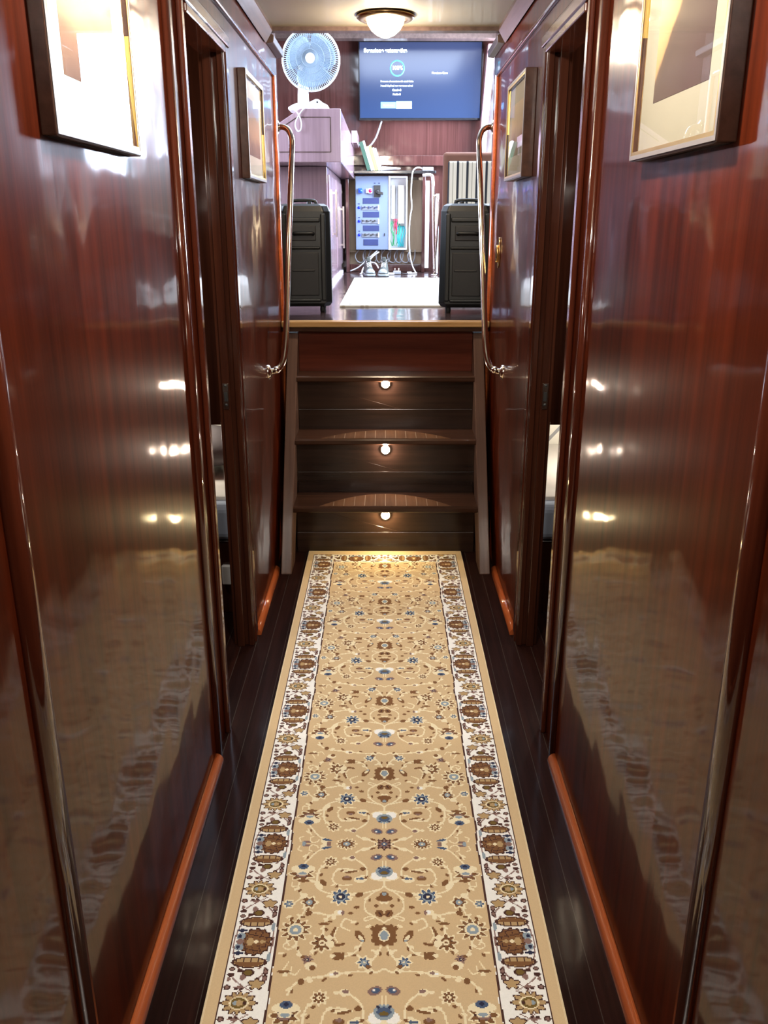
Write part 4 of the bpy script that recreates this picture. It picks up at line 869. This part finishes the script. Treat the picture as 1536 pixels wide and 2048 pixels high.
for k in range(3):
    a0 = 2 * PI * k / 3 + 0.4; vs = []; nr_, na = 8, 10
    for i in range(nr_ + 1):
        r_ = 0.028 + (0.150 - 0.028) * i / nr_; sp_ = 0.55 + 0.60 * math.sin(PI * (0.2 + 0.6 * i / nr_))
        for j in range(na + 1):
            t = -1 + 2 * j / na; a = a0 + t * sp_ * 0.85 + 0.25 * i / nr_
            vs.append((HC[0] + r_ * math.cos(a), HC[1] - 0.006 - t * 0.018, HC[2] + r_ * math.sin(a)))
    fs = [(i * (na + 1) + j, i * (na + 1) + j + 1, (i + 1) * (na + 1) + j + 1, (i + 1) * (na + 1) + j) for i in range(nr_) for j in range(na)]
    bl = MB().add(vs, fs, 0, True).build('blade', 'blade', fn); sd = bl.modifiers.new('s', 'SOLIDIFY'); sd.thickness = 0.002
cd = MB().tube([(0.05, 0.0, 0.010), (0.03, -0.10, 0.006), (-0.02, -0.165, 0.004), (-0.055, -0.180, -0.03), (-0.085, -0.185, -0.085), (-0.075, -0.188, -0.125), (-0.055, -0.188, -0.125), (-0.048, -0.186, -0.085), (-0.065, -0.180, -0.035), (-0.10, -0.168, 0.002), (-0.115, -0.10, 0.006), (-0.10, -0.04, 0.010)], 0.0040, 8, smooth_pts=5)
cd.build('power_cord', 'white', fn)

# plywood recess, worktop and the electrical distribution box
rc = thing('equipment_recess', 'open plywood recess with a dark shelf above, below the television', 'cabinet', (0.02, 8.15, DECK))
at(rc, MB().box(-0.345, 0.344, 8.165, 8.198, DECK + 0.001, 1.785)).build('back_board', 'ply', rc)
for xa_, xb_, zt_ in ((-0.345, -0.318, 1.785), (0.318, 0.345, 1.825)):
    at(rc, MB().box(xa_, xb_, 7.90, 8.165, DECK + 0.001, zt_)).build('side_panel', 'salwood', rc, bevel=0.003)
at(rc, MB().box(-0.318, 0.318, 8.05, 8.165, DECK + 0.001, 1.075)).build('kick_board', 'salwood', rc, bevel=0.003)
at(rc, MB().box(-0.268, 0.43, 7.86, 8.165, 1.826, 1.848)).build('shelf', 'tvblack', rc, bevel=0.003)
at(rc, MB().box(-0.318, 0.318, 8.13, 8.165, 1.176, 1.186)).build('batten', 'ply', rc)
eb = thing('distribution_box', 'blue-grey electrical distribution box, half open, with sockets and breakers', 'electrical box', (-0.035, 8.0, 1.505))
X0, X1, XM, Z0, Z1 = -0.262, 0.192, 0.026, 1.200, 1.810
at(eb, MB().box(X0, X1, 8.12, 8.16, Z0, Z1).box(X0, X0 + 0.012, 8.0, 8.12, Z0, Z1).box(X1 - 0.012, X1, 8.0, 8.12, Z0, Z1).box(X0 + 0.012, X1 - 0.012, 8.0, 8.12, Z0, Z0 + 0.012).box(X0 + 0.012, X1 - 0.012, 8.0, 8.12, Z1 - 0.012, Z1)).build('enclosure', 'white', eb, bevel=0.003)
cv = at(eb, MB().box(X0, XM, 7.985, 8.0, Z0, Z1)).build('front_cover', 'panelgrey', eb, bevel=0.004)
at(eb, MB().box(XM, XM + 0.016, 7.978, 8.005, Z0 - 0.003, Z1 + 0.003)).build('cover_edge', 'white', eb, bevel=0.003, label='white folded edge of the cover')
def onc(mb, nm, mt, par=None, **k): return at(eb, mb).build(nm, mt, par or eb, **k)
b_ = onc(MB().box(-0.236, -0.196, 7.955, 7.985, 1.672, 1.712), 'blue_socket', 'blue', bevel=0.006)
onc(MB().lathe([(0.0, -0.004), (0.012, -0.004), (0.012, 0.0)], (-0.216, 7.955, 1.690), 'y', 16), 'socket_lid', 'bluelamp' if False else 'blue', b_)
b_ = onc(MB().box(-0.170, -0.150, 7.965, 7.985, 1.672, 1.708), 'switch_body', 'white', bevel=0.003)
b_ = onc(MB().box(-0.150, -0.116, 7.960, 7.985, 1.668, 1.712), 'switch_body', 'white', bevel=0.006)
onc(MB().lathe([(0.0, -0.012), (0.012, -0.011), (0.015, 0.0)], (-0.132, 7.960, 1.690), 'y', 16), 'red_button', 'red', b_)
b_ = onc(MB().box(-0.100, -0.042, 7.968, 7.985, 1.640, 1.736), 'isolator', 'black', bevel=0.003)
kn_ = MB().lathe([(0.0, -0.03), (0.016, -0.028), (0.020, 0.0)], (-0.070, 7.968, 1.682), 'y', 16); kn_.add([(-0.070, 7.935, 1.690), (-0.020, 7.935, 1.678), (-0.020, 7.935, 1.655), (-0.070, 7.935, 1.664), (-0.070, 7.962, 1.690), (-0.020, 7.962, 1.678), (-0.020, 7.962, 1.655), (-0.070, 7.962, 1.664)], [(0, 1, 2, 3), (7, 6, 5, 4), (0, 4, 5, 1), (1, 5, 6, 2), (2, 6, 7, 3), (3, 7, 4, 0)])
onc(kn_, 'rotary_knob', 'black', b_, bevel=0.003)
for x in (-0.094, -0.056): onc(MB().box(x - 0.008, x + 0.008, 7.983, 7.985, 1.748, 1.757), 'nameplate', 'navy')
for i, zt in enumerate((1.632, 1.519, 1.405)):
    onc(MB().box(-0.197, -0.056, 7.981, 7.985, zt - 0.046, zt), 'blank_cover', 'navy', bevel=0.001)
    br = onc(MB().box(-0.208, -0.060, 7.979, 7.985, zt - 0.098, zt - 0.062), 'breaker_row', 'breaker', bevel=0.001)
    tg = MB()
    for q in range(8): tg.box(-0.203 + q * 0.0175, -0.193 + q * 0.0175, 7.970, 7.979, zt - 0.086 + 0.006 * ((q * 7 + i) % 3), zt - 0.074 + 0.006 * ((q * 5 + i) % 2))
    onc(tg, 'toggle', 'black' if i else 'navy', br)
    onc(MB().box(-0.066, -0.056, 7.974, 7.985, zt - 0.100, zt - 0.060), 'rail_clip', 'white')
    onc(MB().lathe([(0.0, -0.010), (0.010, -0.008), (0.012, 0.0)], (-0.232, 7.985, zt - 0.078), 'y', 16), 'indicator_lamp', 'bluelamp')
    onc(MB().box(-0.240, -0.224, 7.983, 7.985, zt - 0.052, zt - 0.044), 'nameplate', 'navy')
onc(MB().box(-0.194, -0.064, 7.980, 7.985, 1.238, 1.290), 'blank_cover', 'navy', bevel=0.004)
onc(MB().box(-0.012, -0.004, 7.978, 7.985, 1.318, 1.340), 'lock', 'black')
onc(MB().box(0.050, 0.082, 8.08, 8.12, 1.46, 1.74), 'busbar', 'white', bevel=0.003); onc(MB().box(0.050, 0.055, 8.06, 8.08, 1.50, 1.70), 'rail', 'greycable')
onc(MB().box(0.098, 0.104, 8.06, 8.12, 1.50, 1.73), 'rail', 'greycable'); onc(MB().box(0.110, 0.165, 8.05, 8.12, 1.42, 1.74), 'terminal_block', 'whitepaint', bevel=0.003)
wr = MB(); 
for k in range(7):
    x = 0.050 + 0.012 * k; wr.tube([(x, 8.09, 1.44), (x + random.uniform(-.02, .02), 8.05, 1.38), (x + random.uniform(-.02, .03), 8.04, 1.31), (x + random.uniform(-.01, .02), 8.08, 1.23)], 0.0032, 6, smooth_pts=4)
onc(wr, 'wiring', 'green', label='green wires')
wr = MB()
for k in range(8):
    x = 0.115 + 0.007 * k; wr.tube([(x, 8.09, 1.40), (x + random.uniform(-.015, .02), 8.05, 1.36), (x + random.uniform(-.02, .01), 8.04, 1.30), (x + random.uniform(-.01, .01), 8.08, 1.225)], 0.0040, 6, smooth_pts=4)
onc(wr, 'wiring', 'cyan', label='turquoise wires')
wr = MB()
for k in range(4):
    x = 0.075 + 0.011 * k; wr.tube([(x, 8.08, 1.46), (x + random.uniform(-.02, .02), 8.04, 1.40), (x + random.uniform(-.02, .02), 8.05, 1.33)], 0.0032, 6, smooth_pts=4)
onc(wr, 'wiring', 'red', label='red wires')
# loose cables under the box
lc_ = MB()
for k in range(9):
    x = -0.24 + 0.058 * k; d_ = random.uniform(.03, .06)
    lc_.tube([(x, 8.09, 1.195), (x - d_ * 0.6, 8.06, 1.15), (x - d_ * 0.3, 8.07, 1.10), (x + d_ * 0.5, 8.09, 1.088), (x + d_, 8.10, 1.13), (x + d_ * 1.1, 8.12, 1.195)], 0.0055, 8, smooth_pts=4)
o = tag(lc_.build('cable_bundle', 'greycable'), 'grey looped cables hanging under the distribution box', 'cables')
# white cable over the shelf and down to the deck
cw = MB().tube([(0.33, 7.95, 1.852), (0.30, 7.90, 1.872), (0.262, 7.86, 1.870), (0.232, 7.84, 1.84), (0.222, 7.85, 1.76), (0.218, 7.85, 1.66), (0.226, 7.85, 1.56), (0.214, 7.85, 1.48), (0.206, 7.85, 1.38), (0.208, 7.85, 1.24), (0.216, 7.84, 1.15), (0.236, 7.82, 1.07), (0.262, 7.78, 1.02), (0.265, 7.70, 1.017), (0.21, 7.66, 1.017)], 0.0055, 8, smooth_pts=5)
tag(cw.build('white_cable', 'white'), 'white cable looping over the dark shelf down to the deck', 'cable')
cw = MB().tube([(-0.06, 7.98, 1.18), (-0.11, 7.85, 1.15), (-0.155, 7.76, 1.10), (-0.195, 7.70, 1.05), (-0.205, 7.66, 1.018), (-0.215, 7.60, 1.017)], 0.006, 8, smooth_pts=5)
cw.tube([(-0.155, 7.76, 1.10), (-0.09, 7.68, 1.10), (-0.06, 7.64, 1.06)], 0.006, 8, smooth_pts=5)
tag(cw.build('shoe_side_cable', 'white'), 'pale forked cable dropping from the box behind the shoes', 'cable')
cw = MB().tube([(-0.075, 7.98, 1.19), (-0.16, 7.95, 1.12), (-0.24, 7.90, 1.055), (-0.31, 7.86, 1.025)], 0.006, 8, smooth_pts=5)
tag(cw.build('low_cable', 'greycable'), 'grey cable running from the box down to the left recess corner', 'cable')
# adapters on the deck
ad = thing('power_adapter', 'small dark plug adapter lying on the deck right of the shoes', 'adapter', (0.10, 7.62, DECK))
MB().box(-0.035, 0.030, -0.02, 0.02, 0.001, 0.030).build('body', 'greycable', ad, bevel=0.006)
for x in (-0.020, 0.012): MB().lathe([(0.0, 0.05), (0.004, 0.048), (0.005, 0.028)], (x, 0.0, 0.002), 'z', 10).build('pin', 'chrome', ad)
at_ = MB().tube([(0.03, 0, 0.012), (0.06, -0.01, 0.006), (0.09, 0.01, 0.006)], 0.004, 8, smooth_pts=3).build('lead', 'black', ad)
pb = MB().box(0.185, 0.225, 7.64, 7.68, DECK + 0.001, DECK + 0.02)
tag(pb.build('white_plug', 'white', bevel=0.005), 'white plug on the deck at the end of the white cable', 'plug')
tg_ = MB().box(0.02, 0.075, 7.52, 7.56, DECK + 0.001, DECK + 0.018)
tag(tg_.build('white_packet', 'white', bevel=0.006), 'small white packet on the deck in front of the plug adapter', 'packet')

# shoes
def shoe(x, y, rz, lab, tilt=0.0):
    t = thing('sneaker', lab, 'shoe', (x, y, DECK), 'pair of grey trainers by the recess'); t.rotation_euler = (tilt, 0, rz)
    prof = [(-0.135, 0.030, 0.018), (-0.12, 0.040, 0.022), (-0.08, 0.047, 0.022), (-0.03, 0.045, 0.022), (0.03, 0.038, 0.024), (0.08, 0.037, 0.027), (0.12, 0.035, 0.028), (0.135, 0.026, 0.026)]
    rings = [[(w * (1 if s_ > 0 else -1) * 1.0, yy, z) for s_, z in ((1, 0.001), (1, h), (-1, h), (-1, 0.001))] for yy, w, h in prof]
    MB().loft(rings, smooth=False).build('sole', 'shoesole', t, bevel=0.006, seg=3)
    up = [(-0.128, 0.024, 0.040), (-0.10, 0.038, 0.058), (-0.06, 0.041, 0.074), (-0.02, 0.038, 0.098), (0.03, 0.034, 0.118), (0.08, 0.034, 0.124), (0.12, 0.031, 0.132), (0.132, 0.020, 0.125)]
    rings = []
    for yy, w, h in up:
        rings.append([(w * math.cos(a) * (1 - 0.25 * max(0, math.sin(a))), yy, 0.024 + (h - 0.024) * max(0, math.sin(a)) ** 0.8) for a in [PI * k / 12 for k in range(13)]])
    MB().loft(rings, cap=True).build('upper', 'shoecloth', t)
    MB().lathe([(0.024, 0.0), (0.030, 0.006), (0.024, 0.012), (0.018, 0.006)], (0, 0.075, 0.118), 'z', 18).build('collar', 'shoecloth', t)
    la = MB()
    for k in range(5):
        yy = -0.055 + 0.022 * k; zz = 0.080 + 0.0105 * k + (0.004 if k > 2 else 0); la.tube([(-0.020, yy, zz - 0.008), (0, yy + 0.006, zz + 0.003), (0.020, yy, zz - 0.008)], 0.003, 6, smooth_pts=3)
    la.build('laces', 'white', t)
    MB().box(-0.016, 0.016, 0.008, 0.03, 0.110, 0.150).build('tongue', 'shoecloth', t, bevel=0.006)
    MB().loft([[(w * math.cos(a), yy, 0.026 + h * max(0, math.sin(a))) for a in [PI * k / 10 for k in range(11)]] for yy, w, h in ((-0.131, 0.020, 0.014), (-0.118, 0.036, 0.028), (-0.10, 0.0405, 0.035))]).build('toe_cap', 'shoesole', t)
shoe(-0.140, 7.44, 0.15, 'left sneaker of the grey pair on the deck, half behind the cable')
shoe(-0.014, 7.42, -0.08, 'right sneaker of the grey pair on the deck, nearer the white cable')

# books leaning on the shelf
cols = [('dark green', (0.03, 0.10, 0.06), 0.235), ('white', (0.75, 0.78, 0.74), 0.245), ('yellow', (0.80, 0.62, 0.22), 0.20), ('lime green', (0.38, 0.62, 0.14), 0.205), ('cream', (0.80, 0.84, 0.66), 0.190), ('white slim', (0.82, 0.84, 0.84), 0.185)]
x = -0.156
for i, (nm, c_, h_) in enumerate(cols):
    th = (0.030, 0.018, 0.015, 0.022, 0.018, 0.014)[i]
    o = thing('book', '%s book leaning left on the dark shelf, %s' % (nm, ['first from the desk box', 'second from the desk box', 'between white and lime ones', 'right of the yellow one', 'right of the lime green one', 'rightmost of the row'][i]), 'book', (x, 7.98, 1.849), 'books leaning on the shelf')
    an = -0.30; o.rotation_euler = (0, an, 0)
    pc = plain('book_cover%d' % i, tuple(v * 0.6 for v in c_) + (1,), 0.45)
    MB().box(0, 0.002, -0.08, 0.08, 0, h_).box(th - 0.002, th, -0.08, 0.08, 0, h_).box(0.002, th - 0.002, -0.08, -0.078, 0, h_).build('cover', pc, o)
    MB().box(0.002, th - 0.002, -0.077, 0.076, 0.003, h_ - 0.003).build('pages', 'whitepaint', o)
    x += th / math.cos(an) + 0.002
cl = MB().loft([[( -0.03 + 0.16 * t, 8.0 + (0.03 * math.sin(PI * (0.1 + 0.8 * t))) * math.cos(a), 1.872 + (0.005 + 0.016 * (1 - t)) * math.sin(a)) for a in [2 * PI * k / 10 for k in range(10)]] for t in [q / 8 for q in range(9)]])
tag(cl.build('crumpled_cloth', plain('pale_grey_cloth', (0.45, 0.42, 0.42, 1), 0.9)), 'crumpled pale cloth on the dark shelf right of the books', 'cloth')
gb = thing('small_box', 'small grey box on the right end of the dark shelf', 'box', (0.36, 7.95, 1.849))
MB().box(-0.045, 0.05, -0.05, 0.05, 0.0, 0.030).build('body', 'greycable', gb, bevel=0.005)
# white board and chrome grab rails right of the recess
wb = MB().box(0.347, 0.387, 8.06, 8.085, 1.04, 1.775)
tag(wb.build('white_board_strip', 'white', bevel=0.002), 'tall narrow white board standing right of the plywood recess', 'board')
wb = MB().box(0.345, 0.47, 8.12, 8.16, DECK + 0.001, 1.82); struct(wb.build('trim_%d' % n, 'salwood')); n += 1
gr = thing('grab_rail', 'chrome post rail with bent top standing right of the white board', 'rail', (0.40, 7.5, DECK))
at(gr, MB().tube([(0.30, 7.5, 1.795), (0.345, 7.5, 1.80), (0.372, 7.5, 1.795), (0.385, 7.5, 1.76), (0.392, 7.5, 1.60), (0.402, 7.5, 1.30), (0.412, 7.5, DECK + 0.006)], 0.013, 12, smooth_pts=4)).build('post', 'chrome', gr)
at(gr, MB().tube([(0.392, 7.5, 1.62), (0.415, 7.5, 1.64), (0.432, 7.5, 1.60), (0.438, 7.5, 1.52), (0.428, 7.5, 1.38), (0.420, 7.5, 1.24), (0.414, 7.5, 1.16)], 0.010, 12, smooth_pts=4)).build('side_loop', 'chrome', gr)
at(gr, MB().lathe([(0.0, 0.0), (0.034, 0.0), (0.034, 0.006), (0.016, 0.012)], (0.412, 7.5, DECK + 0.0005), 'z', 20)).build('foot_plate', 'chrome', gr)
wt = MB().box(0.425, 0.455, 7.75, 7.80, DECK + 0.001, 1.66)  # white box in place of a bright window reflection
wt = tag(wt.build('window_reflection_strip', 'white', bevel=0.003), 'white upright strip standing for a window reflection between rail and right loudspeaker', 'strip')

# striped chair
m, nt, b = nodes('striped_upholstery'); N = nt.nodes.new; L = nt.links.new
tc = N('ShaderNodeTexCoord'); sp = N('ShaderNodeSeparateXYZ'); L(tc.outputs['Object'], sp.inputs[0])
dv = N('ShaderNodeMath'); dv.operation = 'DIVIDE'; dv.inputs[1].default_value = 0.062; L(sp.outputs[0], dv.inputs[0])
fr_ = N('ShaderNodeMath'); fr_.operation = 'FRACT'; L(dv.outputs[0], fr_.inputs[0])
cr = N('ShaderNodeValToRGB'); cr.color_ramp.interpolation = 'CONSTANT'
els = [(0.0, (0.55, 0.50, 0.40)), (0.30, (0.28, 0.26, 0.20)), (0.38, (0.58, 0.53, 0.42)), (0.72, (0.012, 0.014, 0.02)), (0.95, (0.30, 0.27, 0.20))]
while len(cr.color_ramp.elements) < 5: cr.color_ramp.elements.new(0.5)
for e_, (p, c_) in zip(cr.color_ramp.elements, els): e_.position = p; e_.color = c_ + (1,)
L(fr_.outputs[0], cr.inputs[0]); L(cr.outputs[0], b.inputs['Base Color']); setp(b, Roughness=0.9)
M['stripes'] = m
ch = thing('armchair', 'brown armchair with cream and black striped back behind the right loudspeaker', 'chair', (0.54, 6.0, DECK + 0.0105))
MB().box(-0.165, 0.20, 0.0, 0.07, 0.42, 0.845).build('back_frame', 'stripe_brown', ch, bevel=0.022, seg=4)
MB().box(-0.135, 0.17, -0.022, 0.02, 0.44, 0.790).build('back_cushion', 'stripes', ch, bevel=0.012, seg=3)
MB().box(-0.15, 0.19, -0.42, 0.03, 0.36, 0.46).build('seat', 'stripes', ch, bevel=0.02, seg=3)
for sx in (-0.15, 0.17):
    for sy in (-0.38, 0.03): MB().box(sx, sx + 0.03, sy, sy + 0.03, 0.001, 0.38).build('leg', 'stripe_brown', ch, bevel=0.004)
